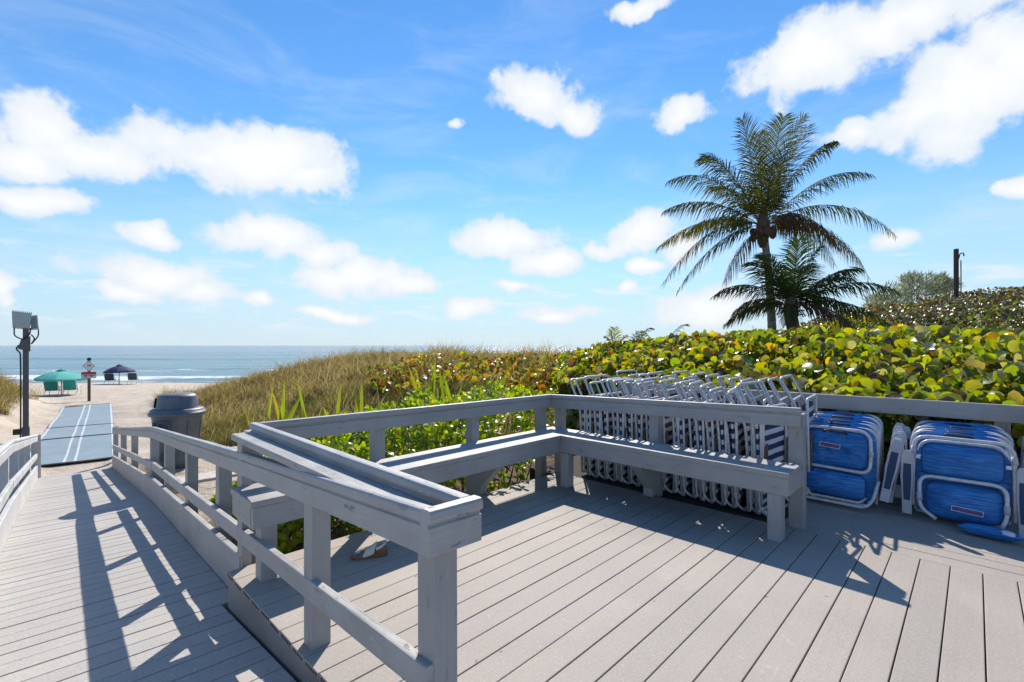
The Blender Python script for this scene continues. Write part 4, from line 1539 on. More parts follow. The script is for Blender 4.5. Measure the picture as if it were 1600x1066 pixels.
def paddle_template():
    """spoon-shaped leaf along +x"""
    xs = [0, .35, .68, .92, 1.0]; ws = [.03, .14, .21, .15, .0]
    v = []
    for x, w_ in zip(xs, ws):
        z = .12 * math.sin(x * 2.2) - .10 * x * x
        v += [(x, -w_, z + .05 * w_ * 4 * .5), (x, w_, z + .05 * w_ * 4 * .5)]
    v = np.array(v)
    f = []
    for i in range(4):
        a_ = 2 * i
        f += [[a_, a_ + 2, a_ + 3], [a_, a_ + 3, a_ + 1]]
    return v, np.array(f)


def place_leaves(tmpl, P, X, N, size, cols):
    """P positions, X axis along the leaf, N leaf normal -> verts, faces, face colours"""
    tv, tf = tmpl
    X = unit(X)
    N = unit(N - X * np.sum(N * X, 1, keepdims=True))
    Y = np.cross(N, X)
    k_ = len(tv); m_ = len(P)
    vv = P[:, None, :] + size[:, None, None] * (tv[None, :, 0:1] * X[:, None, :] + tv[None, :, 1:2] * Y[:, None, :] + tv[None, :, 2:3] * N[:, None, :])
    ff = tf[None] + (np.arange(m_) * k_)[:, None, None]
    cc = np.repeat(cols[:, None, :], len(tf), 1)
    return vv.reshape(-1, 3), ff.reshape(-1, 3), cc.reshape(-1, 3)


def pick(cols, wts, n, var=0.22):
    cols = np.array(cols); wts = np.array(wts, float); wts /= wts.sum()
    c_ = cols[rng.choice(len(wts), n, p=wts)]
    return c_ * (1 + var * rng.uniform(-1, 1, (n, 1))) * (1 + .08 * rng.uniform(-1, 1, (n, 3)))


def rdir(n): return unit(rng.normal(size=(n, 3)))


M_grape = leaf_mat('sea_grape_leaf', 0.30, 0.50, (1.8, 1.55, 0.22), 0.75)
M_thick = leaf_mat('thicket_leaf', 0.36, 0.32, (1.4, 1.3, 0.4), 0.8)
M_fan = leaf_mat('beach_shrub_leaf', 0.34, 0.52, (1.75, 1.6, 0.25), 0.45)
M_grass = leaf_mat('dune_grass_blade', 0.5, 0.42, (1.35, 1.2, 0.65), 0.35)
M_frond = leaf_mat('palm_leaflet', 0.7, 0.34, (1.4, 1.3, 0.4), 0.10)
M_needle = leaf_mat('pine_needle', 0.6, 0.25, (1.1, 1.1, 0.6), 0.25)
M_branch = plain('shrub_branch', (0.12, 0.085, 0.06), .85, 0, .3, .3, 30)
M_trunk = plain('palm_trunk_bark', (0.25, 0.22, 0.20), .9, 0, .4, .9, 9)
M_fibre = plain('palm_fibre', (0.11, 0.07, 0.045), .9, 0, .4, .8, 14)

GRAPE = [(.16, .25, .022), (.27, .33, .022), (.10, .135, .045), (.38, .33, .02), (.42, .23, .015), (.22, .085, .02), (.13, .06, .035), (.33, .34, .29), (.085, .08, .045)]  # pale grey entry: leaf undersides, plus painted glints off leaf backs


def grape_plant(name, label, P, out, sz, wts, cat='shrub', group=None, stems=40, up=0.05, szv=.48, mat=None):
    """leaf mass from sample points P with outward hints"""
    n = len(P)
    c0 = P.mean(0); org = np.array([c0[0], c0[1], P[:, 2].min()])
    t = thing(name, label, cat, tuple(org), 0, group)
    N = unit(rdir(n) * 1.0 + out * .45 + np.array([0, 0, up]))
    X = rdir(n) + np.array([0, 0, .25])
    size = sz * (1 + szv * rng.uniform(-1, 1, n))
    v_, f_, c_ = place_leaves(disc_template(), P - org, X, N, size, pick(GRAPE, wts, n))
    mesh_np('foliage', v_, f_, mat or M_grape, t, c_)
    if stems:
        q = MB()
        for i in rng.choice(n, stems, replace=False):
            top = P[i] - org
            h_ = rng.uniform(.35, .7)
            bot = top - np.array([rng.uniform(-.15, .15), rng.uniform(-.1, .2), h_])
            mid = (top + bot) / 2 + rng.uniform(-.05, .05, 3)
            q.tube([bot, mid, top], .008, 4, rs=[.011, .008, .005], cap=False)
        q.build('stem', M_branch, t)['kind'] = 'stuff'
    return t


# ---- near hedge behind the back railing
def hedge_top(X, Y):
    a_, b_ = AB(X, Y)
    r_ = X / np.maximum(Y, .5)
    top = np.interp(r_, [-.05, .10, .135, .27, .40, .54, .8, 1.08, 1.5], [1.02, 1.18, 1.25, 1.41, 1.50, 1.56, 1.55, 1.52, 1.5])
    d_ = a_ - 5.62
    z = .84 + (top - .84) * S(d_ / 3.0)
    return z + .07 * vnoise(X, Y, 1.3, 11) + .10 * vnoise(X, Y, 3.3, 12)


def hedge_pts(n, b0, b1, a0=5.66, a1=12.5):
    # nearer parts sampled denser
    a_ = a0 + (a1 - a0) * rng.random(n) ** 1.45
    b_ = rng.uniform(b0, b1, n)
    X = a_ * .6984 + b_ * .7157; Y = a_ * .7157 - b_ * .6984
    z = hedge_top(X, Y) - .50 * rng.random(n) ** 1.3
    front = rng.random(n) < .16
    a2 = np.where(front, a0 + rng.uniform(-.02, .35, n), a_)
    X = a2 * .6984 + b_ * .7157; Y = a2 * .7157 - b_ * .6984
    z = np.where(front, .05 + (hedge_top(X, Y) - .05) * rng.random(n) ** .8, z)
    return np.stack([X, Y, z], 1)


P = hedge_pts(15000, -1.55, 4.2)
P = P[P[:, 1] > 2.0]
out = np.repeat(np.array([[-.3, -.6, .2]]), len(P), 0)
grape_plant('sea_grape_hedge', 'broad sea grape hedge with large round yellow-green leaves behind the blue chairs', P, out, .060, [6, 7, 3, 2.2, .18, .15, .5, 2.0, 1.6], 'hedge', None, 90)
P = hedge_pts(15500, -6.2, -1.5, 5.9, 13.0)
r_ = P[:, 0] / P[:, 1]
P = P[(r_ > .10 + .03 * vnoise(P[:, 1], P[:, 2], 2.5, 4)) & (P[:, 1] > 5.5)]
out = np.repeat(np.array([[-.2, -.5, .35]]), len(P), 0)
grape_plant('sea_grape_hedge', 'sea grape hedge with smaller yellow, rust and green leaves behind the striped chairs', P, out, .057, [5, 6, 3, 2.6, .5, .5, .9, 1.7, 1.9], 'hedge', None, 60)

# ---- low rusty patch along the dune crest
n = 9000
X = rng.uniform(-4.6, 2.2, n); Y = rng.uniform(8.6, 14.5, n)
r_ = X / Y
zt = terrain(X, Y)[0]
keep = (r_ > -.31 + .05 * vnoise(X, Y, .9, 21)) & (r_ < .14) & (Y > 9.6 + 1.0 * vnoise(X, Y, .7, 22) + np.clip(-X * .25, 0, 2))
X, Y, zt = X[keep], Y[keep], zt[keep]
P = np.stack([X, Y, zt + .10 + .30 * rng.random(len(X)) + .12 * vnoise(X, Y, 1.2, 23)], 1)
grape_plant('sea_grape_patch', 'low rust and yellow sea grape patch along the dune crest beyond the left bench', P, np.repeat([[0, -.4, .5]], len(P), 0), .062,
            [2.5, 2.5, 2, 3, 2.4, 2.6, 2.4, 1, 2], 'shrub', None, 40)


# ---- big shrubs on the rise to the right
def mound(n, xs, tops, yc, ry, zb, seed, lump=.16):
    x = rng.uniform(xs[0], xs[-1], n)
    top = np.interp(x, xs, tops)
    ph = R(4) + R(125) * rng.random(n)
    y = yc - ry * np.cos(ph)
    z = zb + (top - zb) * np.sin(np.minimum(ph, R(90))) ** .75
    lum = lump * (vnoise(x, y + z * 1.3, .9, seed) + .7 * vnoise(x, y + z * 1.3, 2.3, seed + 1))
    deep = .45 * rng.random(n) ** 1.5
    o_ = np.stack([np.zeros(n), -np.cos(ph), np.sin(ph)], 1)
    Pm = np.stack([x, y, z], 1) + o_ * (lum - deep)[:, None]
    return Pm, o_


P, o_ = mound(26000, [10.6, 11.9, 13.3, 15.2, 17.6, 19.5, 26], [1.3, 2.1, 2.65, 2.9, 3.25, 3.55, 4.2], 18.2, 4.2, .9, 31, .2)
grape_plant('sea_grape_shrub', 'tall dark sea grape thicket topping the rise under the rusty pole', P, o_, .043, [.8, .8, 2, .3, .25, 1.0, 3.5, 2.6, 6], 'shrub', None, 40, mat=M_thick)
P, o_ = mound(15000, [11.0, 11.8, 12.7, 13.9, 14.8, 19], [1.25, 1.75, 1.95, 2.25, 2.45, 3.0], 13.9, 2.6, .9, 37, .14)
grape_plant('sea_grape_shrub', 'mid-green rounded sea grape shrub below the tall thicket at the far right', P, o_, .043, [2.0, 1.4, 3.5, .4, .1, .4, 2, 2.2, 5], 'shrub', None, 30, mat=M_thick)
P, o_ = mound(4200, [7.9, 8.8, 9.7, 10.8, 11.8], [1.5, 1.75, 1.9, 2.2, 2.0], 14.9, 1.8, .9, 41, .1)
grape_plant('sea_grape_shrub', 'low green sea grape shrub at the foot of the smaller palm', P, o_, .045, [4, 4, 2.5, .8, .1, .5, 1, 1.5, 3], 'shrub', None, 20)


# ---- bright green beach shrubs behind the bench
def rosette_shrub(label, fn, nsh, ax, bx, leaf=.088, green=None, name='beach_shrub'):
    a_ = rng.uniform(*ax, nsh); b_ = rng.uniform(*bx, nsh)
    X = a_ * .6984 + b_ * .7157; Y = a_ * .7157 - b_ * .6984
    zg = terrain(X, Y)[0]
    top = fn(a_, b_)
    dep = rng.random(nsh) ** 1.8
    z = top - dep * np.maximum(top - zg - .1, .1) * .95
    tip = np.stack([X, Y, z], 1)
    ed = np.stack([(a_ - np.mean(ax)) * .6984 + (b_ - np.mean(bx)) * .7157, (a_ - np.mean(ax)) * .7157 - (b_ - np.mean(bx)) * .6984, np.zeros(nsh)], 1) * .35
    axis_ = unit(np.array([0, -.12, .8]) + ed + .38 * rng.normal(size=(nsh, 3)) + (dep[:, None] * .8) * unit(ed + [[0, -.3, 0]]))
    k_ = 10
    Pp = np.repeat(tip, k_, 0); A = np.repeat(axis_, k_, 0)
    th = np.tile(np.arange(k_) * 2.4, nsh) + rng.uniform(0, 6, nsh).repeat(k_)
    op = np.tile(np.linspace(.35, 1.35, k_), nsh) + rng.normal(0, .12, nsh * k_)
    ref = unit(np.cross(A, rdir(nsh).repeat(k_, 0)))
    bi = np.cross(A, ref)
    rad = ref * np.cos(th)[:, None] + bi * np.sin(th)[:, None]
    Xd = A * np.cos(op)[:, None] + rad * np.sin(op)[:, None]
    Nn = A * np.sin(op)[:, None] - rad * np.cos(op)[:, None]
    Pp = Pp - A * (np.tile(np.linspace(0, .05, k_), nsh))[:, None]
    sz = leaf * (1 + .25 * rng.uniform(-1, 1, nsh * k_)) * np.tile(np.linspace(.7, 1.1, k_), nsh)
    cl_ = pick(green or [(.22, .33, .022), (.30, .40, .028), (.13, .22, .02), (.40, .38, .03)], [4, 4, 3, 1], nsh * k_)
    org = np.array([X.mean(), Y.mean(), zg.mean()])
    t = thing(name, label, 'shrub', tuple(org))
    v_, f_, c_ = place_leaves(paddle_template(), Pp - org, Xd, Nn, sz, cl_)
    mesh_np('foliage', v_, f_, M_fan, t, c_)
    q = MB()
    for i in rng.choice(nsh, min(nsh, 40), replace=False):
        p1 = tip[i] - org - axis_[i] * .04
        p0 = np.array([p1[0] * .75, p1[1] * .75, zg[i] - org[2]])
        q.tube([p0, (p0 + p1) / 2 + rng.uniform(-.05, .05, 3), p1], .006, 4, rs=[.007, .005, .003], cap=False)
    q.build('stem', M_branch, t)['kind'] = 'stuff'
    return t


def topf(a_, b_):
    return np.interp(a_, [.9, 1.3, 1.6, 1.9, 2.3, 4.8], [.10, .25, .40, .55, .68, .84]) + .07 * np.sin(a_ * 5 + b_ * 3) + .05 * vnoise(a_, b_, 2.7, 51) - .35 * S((-b_ - 4.5) / 0.8) - .12 * S((b_ + 3.75) / .4)


rosette_shrub('bright green beach shrub behind the left end of the bench, beside the ramp', topf, 430, (1.25, 1.95), (-5.3, -3.65))
rosette_shrub('bright green beach shrub seen through the backrest at the middle of the left bench', topf, 420, (1.9, 3.1), (-5.4, -3.6))
rosette_shrub('bright yellow-green beach shrub behind the bench corner, left of the striped chairs', topf, 460, (3.05, 4.7), (-5.6, -3.6))


def topl(a_, b_): return terrain(a_ * .6984 + b_ * .7157, a_ * .7157 - b_ * .6984)[0] + .42 + .05 * vnoise(a_, b_, 3, 52)


rosette_shrub('small green shrub beyond the left railing near the light post', topl, 130, (-1.5, -.55), (-10.6, -8.9), .11)

# ---- strap-leaved plants standing above the shrubs
SPK = [(412, 655, 600, 6.3, 'strap-leaved plant with one tall curving blade, nearest the grey bin', 3), (440, 650, 590, 6.6, 'strap-leaved plant with twin long blades among the dune grass left of the bench', 5),
       (487, 650, 592, 6.5, 'short strap-leaved plant above the left bench rail', 4), (520, 645, 600, 6.6, 'strap-leaved plant with a broad leaning blade over the left bench rail', 4),
       (566, 632, 594, 7.0, 'slim strap-leaved plant at the middle of the left bench rail', 3), (668, 628, 556, 7.2, 'tallest strap-leaved plant, dark central spear above the yellow shrub', 5),
       (697, 620, 574, 7.4, 'strap-leaved plant just right of the tallest spear', 4), (718, 622, 580, 7.1, 'strap-leaved plant with wide yellow-edged blades right of the spears', 4),
       (772, 612, 586, 7.6, 'small strap-leaved plant furthest right, in front of the crest grass', 3)]
for (px, yb, yt, Yd, lab, nbld) in SPK:
    X = (px - 800) / 742 * Yd
    zb = float(terrain(X, Yd)[0]); zt_ = CAMH - (yt - 540) / 742 * Yd
    t = thing('strap_leaf_plant', lab, 'plant', (X, Yd, zb), 0, 'strap-leaved plants behind the bench')
    q = MB(); verts = []; faces = []; cols = []
    for i in range(nbld):
        hgt = (zt_ - zb) * (1.0 if i == 0 else random.uniform(.62, .92))
        an = random.uniform(0, 6.28); ln_ = random.uniform(.04, .24) if i else random.uniform(.03, .10)
        wd = random.uniform(.018, .030)
        fa = random.uniform(-.7, .7)
        sdv = Vector((math.cos(fa), math.sin(fa), 0)); base = Vector((random.uniform(-.06, .06), random.uniform(-.05, .05), -.05))
        o_ = len(verts); m_ = 9
        for j in range(m_ + 1):
            u = j / m_
            c_ = base + Vector((math.cos(an) * ln_ * u * u * 2, math.sin(an) * ln_ * u * u * 2, hgt * u + .05))
            ww = wd * (.6 + .55 * math.sin(math.pi * min(u * .8, 1))) * (1 - max(0, (u - .72) / .28) ** 1.6)
            verts += [c_ - sdv * ww, c_ + Vector((sdv.y, -sdv.x, 0)) * ww * .35, c_ + sdv * ww]
        g_ = random.uniform(.8, 1.2)
        for j in range(m_):
            r0 = o_ + j * 3
            faces += [[r0, r0 + 1, r0 + 4, r0 + 3], [r0 + 1, r0 + 2, r0 + 5, r0 + 4]]
            cc = (.13 * g_, .19 * g_, .025) if i % 2 else (.18 * g_, .24 * g_, .03)
            if i == 1: cc = (.24, .22, .03)
            cols += [cc, cc]
    mesh_np('blade', verts, np.array(faces), M_fan, t, np.array(cols), True)

# ---- dune grass (uncountable)


def grass(name, XY, hmin, hmax, blades, width, cols, wts, lean=.45, label=None):
    n = len(XY)
    zt = terrain(XY[:, 0], XY[:, 1])[0]
    base = np.repeat(np.stack([XY[:, 0], XY[:, 1], zt - .02], 1), blades, 0)
    m_ = len(base)
    base[:, :2] += rng.normal(0, .055, (m_, 2))
    hgt = rng.uniform(hmin, hmax, n).repeat(blades) * rng.uniform(.55, 1.1, m_)
    hgt = hgt * (1 + .5 * vnoise(base[:, 0], base[:, 1], 1.1, 81) + .25 * vnoise(base[:, 0], base[:, 1], 3.3, 82))
    an = rng.uniform(0, 6.283, m_)
    wind = np.array([.16, -.05])
    ln_ = lean * hgt * rng.uniform(.15, 1.2, m_)
    dx = np.cos(an) * ln_ + wind[0] * hgt; dy = np.sin(an) * ln_ + wind[1] * hgt
    fa = rng.uniform(-.9, .9, m_)
    sx_ = np.cos(fa); sy_ = np.sin(fa)
    vs = []
    for u, wf in ((0, 1), (.45, .85), (.8, .5), (1.0, .12)):
        cx = base[:, 0] + dx * u ** 1.8; cy = base[:, 1] + dy * u ** 1.8
        cz = base[:, 2] + hgt * (u - .22 * u ** 3 * np.minimum(1, ln_ / (hgt * .5 + 1e-6)))
        w_ = width * wf * (1 + .0 * cx)
        vs.append(np.stack([cx - sx_ * w_, cy - sy_ * w_, cz], 1)); vs.append(np.stack([cx + sx_ * w_, cy + sy_ * w_, cz], 1))
    vv = np.stack(vs, 1).reshape(-1, 3)
    tf = np.array([[0, 1, 3, 2], [2, 3, 5, 4], [4, 5, 7, 6]])
    ff = (tf[None] + (np.arange(m_) * 8)[:, None, None]).reshape(-1, 4)
    cl_ = pick(cols, wts, m_, .3)
    o = mesh_np(name, vv, ff, M_grass, None, np.repeat(cl_, 3, 0))
    return tag(o, label, None, None, 'stuff')


GC = [(.27, .225, .105), (.17, .185, .055), (.42, .335, .20), (.085, .105, .03), (.16, .10, .06), (.56, .48, .34)]


def scatter(n, x0, x1, y0, y1, cond):
    X = rng.uniform(x0, x1, n); Y = rng.uniform(y0, y1, n)
    k_ = cond(X, Y)
    return np.stack([X[k_], Y[k_]], 1)


def gmask(X, Y):
    a_, b_ = AB(X, Y)
    vm = vegmask(X, Y)
    clear = (a_ > .8) & (b_ > -5.0)
    hed = (X / np.maximum(Y, .1) > .12) & (a_ > 5.5)
    slabs = ((X + 4.2) ** 2 + (Y - 6.5) ** 2 < 1.5 ** 2)
    clump = vnoise(X, Y, 1.7, 61) + .6 * vnoise(X, Y, 4.1, 62)
    return (vm > .35 + .3 * rng.random(len(X))) & ~clear & ~hed & ~slabs & (clump > -.55 + .5 * rng.random(len(X)) - .3)


XY1 = scatter(9500, -14, 3, 5.4, 13, gmask)
grass('dune_grass', XY1, .15, .60, 16, .0046, GC, [3, 5, 1.6, 5, 2, .9], 1.0, None)
XY2 = scatter(7500, -19, 4, 13, 24.5, gmask)
grass('dune_grass', XY2, .24, .66, 12, .0075, GC, [5, 3, 4, 1.5, 1.5, 1.5], .95, None)


def gl(X, Y):
    z, e, elf = terrain(X, Y)
    return (elf > 0) & (vegmask(X, Y) > .3 + .3 * rng.random(len(X)))


XY3 = scatter(5500, -26, -6, 5, 23, gl)
grass('dune_grass', XY3, .40, .85, 13, .0056, GC, [5, 3, 4, 1.5, 1, 1.2], .9, None)
XY5 = scatter(2600, -19, 3, 5.8, 22, gmask)
grass('dune_grass', XY5, .55, .95, 3, .0045, [(.55, .46, .30), (.42, .34, .20), (.30, .27, .12)], [3, 3, 1], .55, None)
XY6 = scatter(3200, -12, 3, 5.4, 14, lambda X, Y: gmask(X, Y) & (vnoise(X, Y, .8, 71) > -.1))
grass('dune_grass', XY6, .15, .45, 12, .0055, [(.14, .19, .04), (.19, .24, .05), (.10, .14, .03)], [3, 3, 2], .9, None)
# greener tussocks between the bench shrubs and the crest
XY4 = scatter(1500, -2.5, 2.6, 6.3, 10.5, lambda X, Y: (AB(X, Y)[1] < -4.9) & (X / Y < .13))
grass('dune_grass', XY4, .22, .42, 14, .0036, [(.12, .15, .04), (.17, .18, .06), (.09, .12, .03)], [3, 2, 2], .9, None)


# ================================================================ palms
def frond_mesh(root, tip, ctrl, nl, llen, hang, colr, rr_=.022, wid=.022):
    """one palm frond: midrib and two rows of hanging leaflets"""
    root, tip, ctrl = Vector(root), Vector(tip), Vector(ctrl)
    sag_ = Vector((0, 0, -.10 * (tip - root).length))
    def B(t_): return root * (1 - t_) ** 2 + ctrl * 2 * t_ * (1 - t_) + tip * t_ * t_ + sag_ * (t_ ** 4 - .0 * t_)
    def D(t_): return ((ctrl - root) * 2 * (1 - t_) + (tip - ctrl) * 2 * t_ + sag_ * 4 * t_ ** 3).normalized()
    vs = []; fs = []; cs = []
    m_ = 14
    # midrib: 4-sided
    for i in range(m_ + 1):
        t_ = i / m_; p = B(t_); d_ = D(t_)
        s_ = d_.cross(Vector((0, 0, 1)));  s_ = s_.normalized() if s_.length > .05 else Vector((1, 0, 0))
        n_ = s_.cross(d_); r_ = rr_ * (1 - .85 * t_)
        vs += [p + s_ * r_, p + n_ * r_ * .7, p - s_ * r_, p - n_ * r_ * .7]
    for i in range(m_):
        for q_ in range(4):
            fs.append([i * 4 + q_, i * 4 + (q_ + 1) % 4, i * 4 + 4 + (q_ + 1) % 4, i * 4 + 4 + q_]); cs.append((.16, .13, .04))
    for sg in (-1, 1):
        for i in range(nl):
            t_ = .10 + .90 * (i + random.random() * .6) / nl
            t_ = min(t_, .995)
            p = B(t_); d_ = D(t_)
            s_ = d_.cross(Vector((0, 0, 1))); s_ = s_.normalized() if s_.length > .05 else Vector((1, 0, 0))
            n_ = s_.cross(d_)
            ll = llen * (.45 + .55 * math.sin(math.pi * min(1, t_ * .85 + .12))) * random.uniform(.85, 1.1)
            if t_ > .8: ll *= 1 - (t_ - .8) * 1.8
            dr = (s_ * sg * (.85 - .25 * t_) + d_ * (.45 + .55 * t_) + n_ * random.uniform(-.05, .3) + Vector((0, 0, -hang * .6))).normalized()
            dn = (dr + Vector((0, 0, -hang * random.uniform(.9, 2.2)))).normalized()
            w_ = d_ * wid * random.uniform(.7, 1.1)
            o_ = len(vs)
            p1 = p + dr * ll * .5; p2 = p1 + dn * ll * .5
            vs += [p - w_ * .6, p + w_ * .6, p1 + w_ * .75, p1 - w_ * .75, p2 + w_ * .08, p2 - w_ * .08]
            fs += [[o_, o_ + 1, o_ + 2, o_ + 3], [o_ + 3, o_ + 2, o_ + 4, o_ + 5]]
            g_ = random.uniform(.65, 1.25)
            cc = [x * g_ for x in colr]
            cs += [cc, [x * .95 for x in cc]]
    return vs, fs, cs


GREEN = (.088, .110, .034); DARK = (.078, .094, .038); YEL = (.19, .17, .03); BROWN = (.13, .085, .055); LIME = (.24, .27, .03)


def palm(label, base, crown, Yd, cpx, tips, llen, nl, wid, trunk_r, extra):
    t = thing('palm_tree', label, 'palm tree', base)
    B0 = Vector(base); Cw = Vector(crown)
    q = MB()
    pts = []; rs = []
    N_ = 44
    for i in range(N_ + 1):
        u = i / N_
        p = Vector((0, 0, 0)).lerp(Cw - B0, u)
        p.x += .10 * math.sin(u * 2.6); pts.append(p)
        rs.append((trunk_r * (1.25 - .35 * u + .25 * max(0, .12 - u) / .12)) * (1 + .05 * (i % 2)))
    q.tube(pts, .1, 12, rs=rs); q.build('trunk', M_trunk, t)
    q = MB()
    q.lathe([(trunk_r * .9, -.75), (trunk_r * 1.5, -.5), (trunk_r * 1.9, -.2), (trunk_r * 1.8, .05), (trunk_r * 1.1, .35), (.03, .6)], 10, c=(pts[-1]))
    for i in range(26):
        an = random.uniform(0, 6.28); r0 = trunk_r * 1.5
        p0 = pts[-1] + Vector((r0 * math.cos(an), r0 * math.sin(an), random.uniform(-.5, .1)))
        q.tube([p0, p0 + Vector((.1 * math.cos(an), .1 * math.sin(an), .12)), p0 + Vector((.22 * math.cos(an), .22 * math.sin(an), random.uniform(-.1, .2)))], .02, 4)
    q.build('leaf_sheath', M_fibre, t)
    pm = Yd / 742
    for (tx, ty, dy, lift, col, hg) in tips:
        tip = Vector(((tx - cpx[0]) * pm, dy, (cpx[1] - ty) * pm))
        ln_ = tip.length
        rt = Vector((tip.x * .03, dy * .03, .0))
        ctrl = tip * .48 + Vector((0, 0, lift * ln_))
        v_, f_, c_ = frond_mesh(rt, tip, ctrl, nl, llen, hg, col, wid=wid)
        v_ = [p + (Cw - B0) + Vector((.10 * math.sin(2.6), 0, 0)) for p in v_]
        mesh_np('frond', v_, np.array(f_), M_frond, t, np.array(c_))
    return t, pts[-1]


YD = 16.0
tips = [(1030, 428, -.6, .30, GREEN, .7), (1070, 435, .5, .26, GREEN, .8), (1125, 432, -.5, .16, BROWN, 1.0), (1035, 366, .3, .22, YEL, .9), (1038, 274, -.7, .28, GREEN, .75),
        (1055, 300, .9, .22, DARK, .8), (1092, 236, -.4, .22, GREEN, .5), (1121, 208, .9, .16, GREEN, .35), (1158, 172, -.2, .06, GREEN, .25), (1203, 178, .6, .03, YEL, .25),
        (1232, 182, -.9, .03, GREEN, .3), (1275, 168, .4, -.02, GREEN, .35), (1282, 218, -.7, .20, DARK, .8), (1366, 250, .1, .20, GREEN, .75), (1386, 351, -.4, .32, GREEN, .8),
        (1382, 410, .6, .36, DARK, .9), (1318, 402, -.9, .34, BROWN, 1.0), (1335, 390, .9, .30, DARK, .9), (1262, 388, -1.6, .5, BROWN, 1.1), (1150, 250, 1.8, .2, DARK, .5),
        (1255, 262, 1.9, .22, DARK, .6), (1108, 330, 2.0, .26, DARK, .8), (1290, 330, 2.1, .3, DARK, .8), (1185, 200, -1.6, .10, GREEN, .3), (1240, 215, 1.4, .1, GREEN, .4)]
pm = YD / 742
base = (8.86, 16.1, float(terrain(8.86, 16.1)[0]) - .05)
crown = ((1192 - 800) * pm - .05, 16.0, CAMH + (540 - 352) * pm)
pt_, top = palm('tall coconut palm with a spreading crown and bare leaning trunk', base, crown, YD, (1195, 350), tips, .92, 62, .027, .115, None)
for i in range(9):
    an = random.uniform(2.6, 6.8)
    q = MB()
    q.lathe([(.03, -.13), (.09, -.08), (.11, 0), (.09, .08), (.03, .13)], 9)
    q.build('coconut', M_fibre, pt_, 0, 2, tuple(top + Vector((.30 * math.cos(an), .30 * math.sin(an), random.uniform(-.45, -.1)))))

YD2 = 13.6; pm = YD2 / 742
tips = [(1110, 446, -.4, .26, DARK, .6), (1145, 490, .4, .25, DARK, .7), (1172, 398, -.2, .14, GREEN, .4), (1205, 385, .5, .05, GREEN, .3), (1252, 358, .1, .02, LIME, .3), (1268, 380, -.3, .05, GREEN, .35),
        (1318, 410, -.5, .16, GREEN, .5), (1350, 416, .5, .18, DARK, .5), (1374, 440, -.6, .22, GREEN, .6), (1352, 478, .3, .30, DARK, .8), (1398, 508, -.3, .26, DARK, .7), (1322, 520, -.9, .3, BROWN, .9),
        (1180, 470, 1.2, .3, DARK, .7), (1300, 440, 1.3, .25, DARK, .6), (1200, 500, -.9, .35, DARK, .9), (1222, 375, .8, .05, GREEN, .4), (1290, 392, .9, .08, GREEN, .4)]
base = (8.22, 13.6, float(terrain(8.22, 13.6)[0]) - .05)
crown = ((1236 - 800) * pm - .05, 13.6, CAMH + (540 - 478) * pm)
palm('shorter stocky palm with dense dark fronds and one yellow spear', base, crown, YD2, (1237, 474), tips, .80, 56, .027, .10, None)

for (lab, Yq, items, bx2) in (
        ('young palm sprout with short yellow feathery fronds above the hedge', 9.6, [(953, 512, .0, .1, YEL, .3), (962, 508, .1, .05, LIME, .3), (975, 522, -.1, .15, YEL, .4), (948, 524, .05, .15, YEL, .4)], (961, 545)),
        ('young palm sprout with one brown-tipped arching frond above the hedge', 9.8, [(1020, 507, .0, .32, (.10, .10, .03), .5), (1005, 520, .1, .1, LIME, .4), (1003, 512, .2, .2, GREEN, .4)], (983, 548)),
        ('young palm sprout with a tall arching frond, rightmost of the three sprouts', 9.6, [(1075, 500, .0, .30, GREEN, .5), (1006, 512, .1, .1, LIME, .4), (1050, 520, .2, .1, GREEN, .4)], (1033, 548))):
    pmq = Yq / 742
    X = (bx2[0] - 800) * pmq
    zc = CAMH + (540 - bx2[1]) * pmq - .1
    t = thing('young_palm', lab, 'palm', (X, Yq, zc), 0, 'young palms rising from the hedge')
    for (tx, ty, dy, lift, col, hg) in items:
        tip = Vector(((tx - bx2[0]) * pmq, dy, (bx2[1] - ty) * pmq + .1))
        v_, f_, c_ = frond_mesh((0, 0, 0), tip, tip * .45 + Vector((0, 0, lift * tip.length)), 20, .22, hg, tuple(min(1, x * 1.6) for x in col), .009, .013)
        mesh_np('frond', v_, np.array(f_), M_frond, t, np.array(c_))

# ================================================================ feathery tree, rusty pole


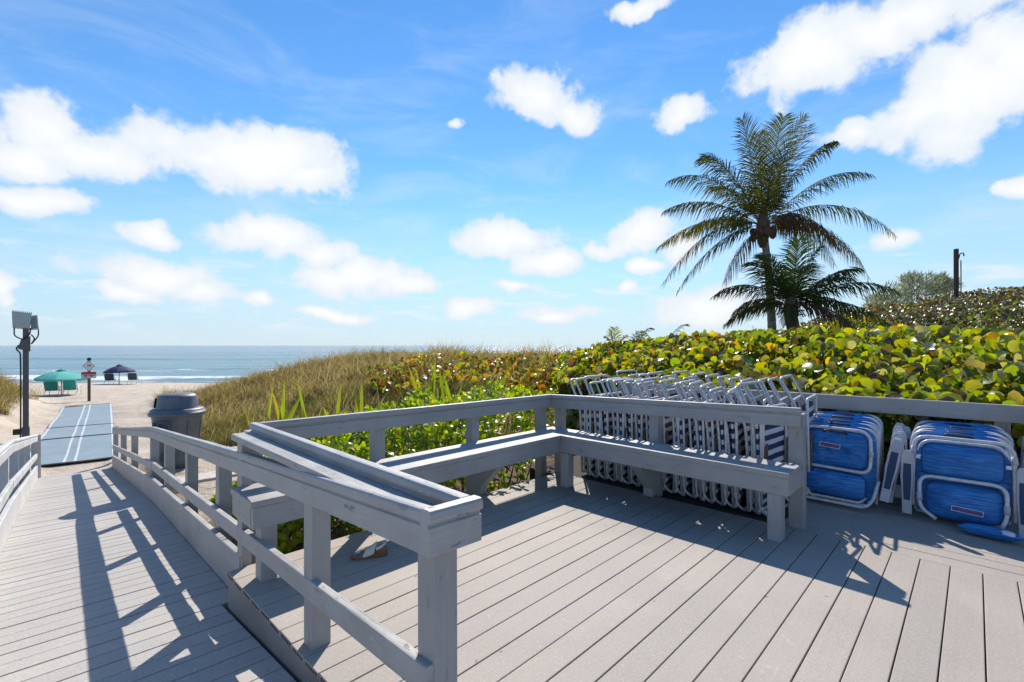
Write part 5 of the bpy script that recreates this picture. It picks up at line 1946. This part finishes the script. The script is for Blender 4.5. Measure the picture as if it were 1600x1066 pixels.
def feather_tree(label, Yd, pxc, lobes, nn):
    pmq = Yd / 742
    X0 = (pxc - 800) * pmq
    zg = 1.0
    t = thing('pine_tree', label, 'tree', (X0, Yd, zg))
    Ps = []; Ds = []
    q = MB()
    for (lx, ly, rx, ry) in lobes:
        c_ = np.array([(lx - pxc) * pmq, rng.uniform(-.8, .8), CAMH + (540 - ly) * pmq - zg])
        q.tube([Vector((0, 0, 0)), Vector((c_[0] * .35, 0, c_[2] * .5)), Vector(c_)], .05, 6, rs=[.10, .06, .015])
        n_ = nn
        d_ = rdir(n_) * (rng.random((n_, 1)) ** .45) * np.array([rx * pmq, rx * pmq, ry * pmq])
        Ps.append(c_ + d_); Ds.append(unit(d_ * 1.0 + np.array([.3, 0, .5]) + .5 * rng.normal(size=(n_, 3))))
    P_ = np.concatenate(Ps); D_ = np.concatenate(Ds)
    tv = np.array([(0, -.05, 0), (0, .05, 0), (.5, .06, .03), (.5, -.06, .03), (1, 0.008, -.04), (1, -.008, -.04)])
    tf = np.array([[0, 1, 2], [0, 2, 3], [3, 2, 4], [3, 4, 5]])
    v_, f_, c_ = place_leaves((tv, tf), P_, D_, rdir(len(P_)), rng.uniform(.22, .5, len(P_)), pick([(.32, .36, .26), (.40, .43, .31), (.24, .27, .19)], [3, 2, 2], len(P_)))
    mesh_np('foliage', v_, f_, M_needle, t, c_)
    q.build('branch', M_branch, t)
    return t


feather_tree('pale grey-green feathery pine tree standing beyond the right thicket', 30, 1425,
             [(1400, 462, 24, 20), (1424, 448, 26, 17), (1442, 455, 24, 18), (1380, 474, 18, 14), (1460, 450, 16, 14), (1410, 475, 34, 14), (1470, 440, 9, 9), (1365, 482, 14, 9), (1432, 436, 12, 8)], 430)
feather_tree('small feathery pine top showing just behind the rusty pole', 30, 1488, [(1484, 446, 12, 9), (1500, 444, 10, 8), (1476, 452, 12, 9)], 300)
Xp = (1494 - 800) / 742 * 19.5; pmq = 19.5 / 742
t = thing('utility_pole', 'rusty old pole with a short bent arm rising from the thicket', 'pole', (Xp, 19.5, .9))
q = MB(); q.box((-.062, -.06, -.3), (.062, .06, CAMH - .9 + (540 - 389) * pmq)); q.build('pole', M_rust, t, .012)
zt_ = CAMH - .9 + (540 - 396) * pmq
q = MB(); q.tube(round_path([(.09, 0, zt_ - .25), (.16, 0, zt_), (.30, 0, zt_ + .02), (.32, 0, zt_ - .12)], .05, 4), .022, 6); q.build('arm', M_rust, t)
q = MB(); q.tube([(.12, -.08, zt_ - .3), (.12, -.09, -.2)], .02, 6); q.build('conduit', M_rust, t)
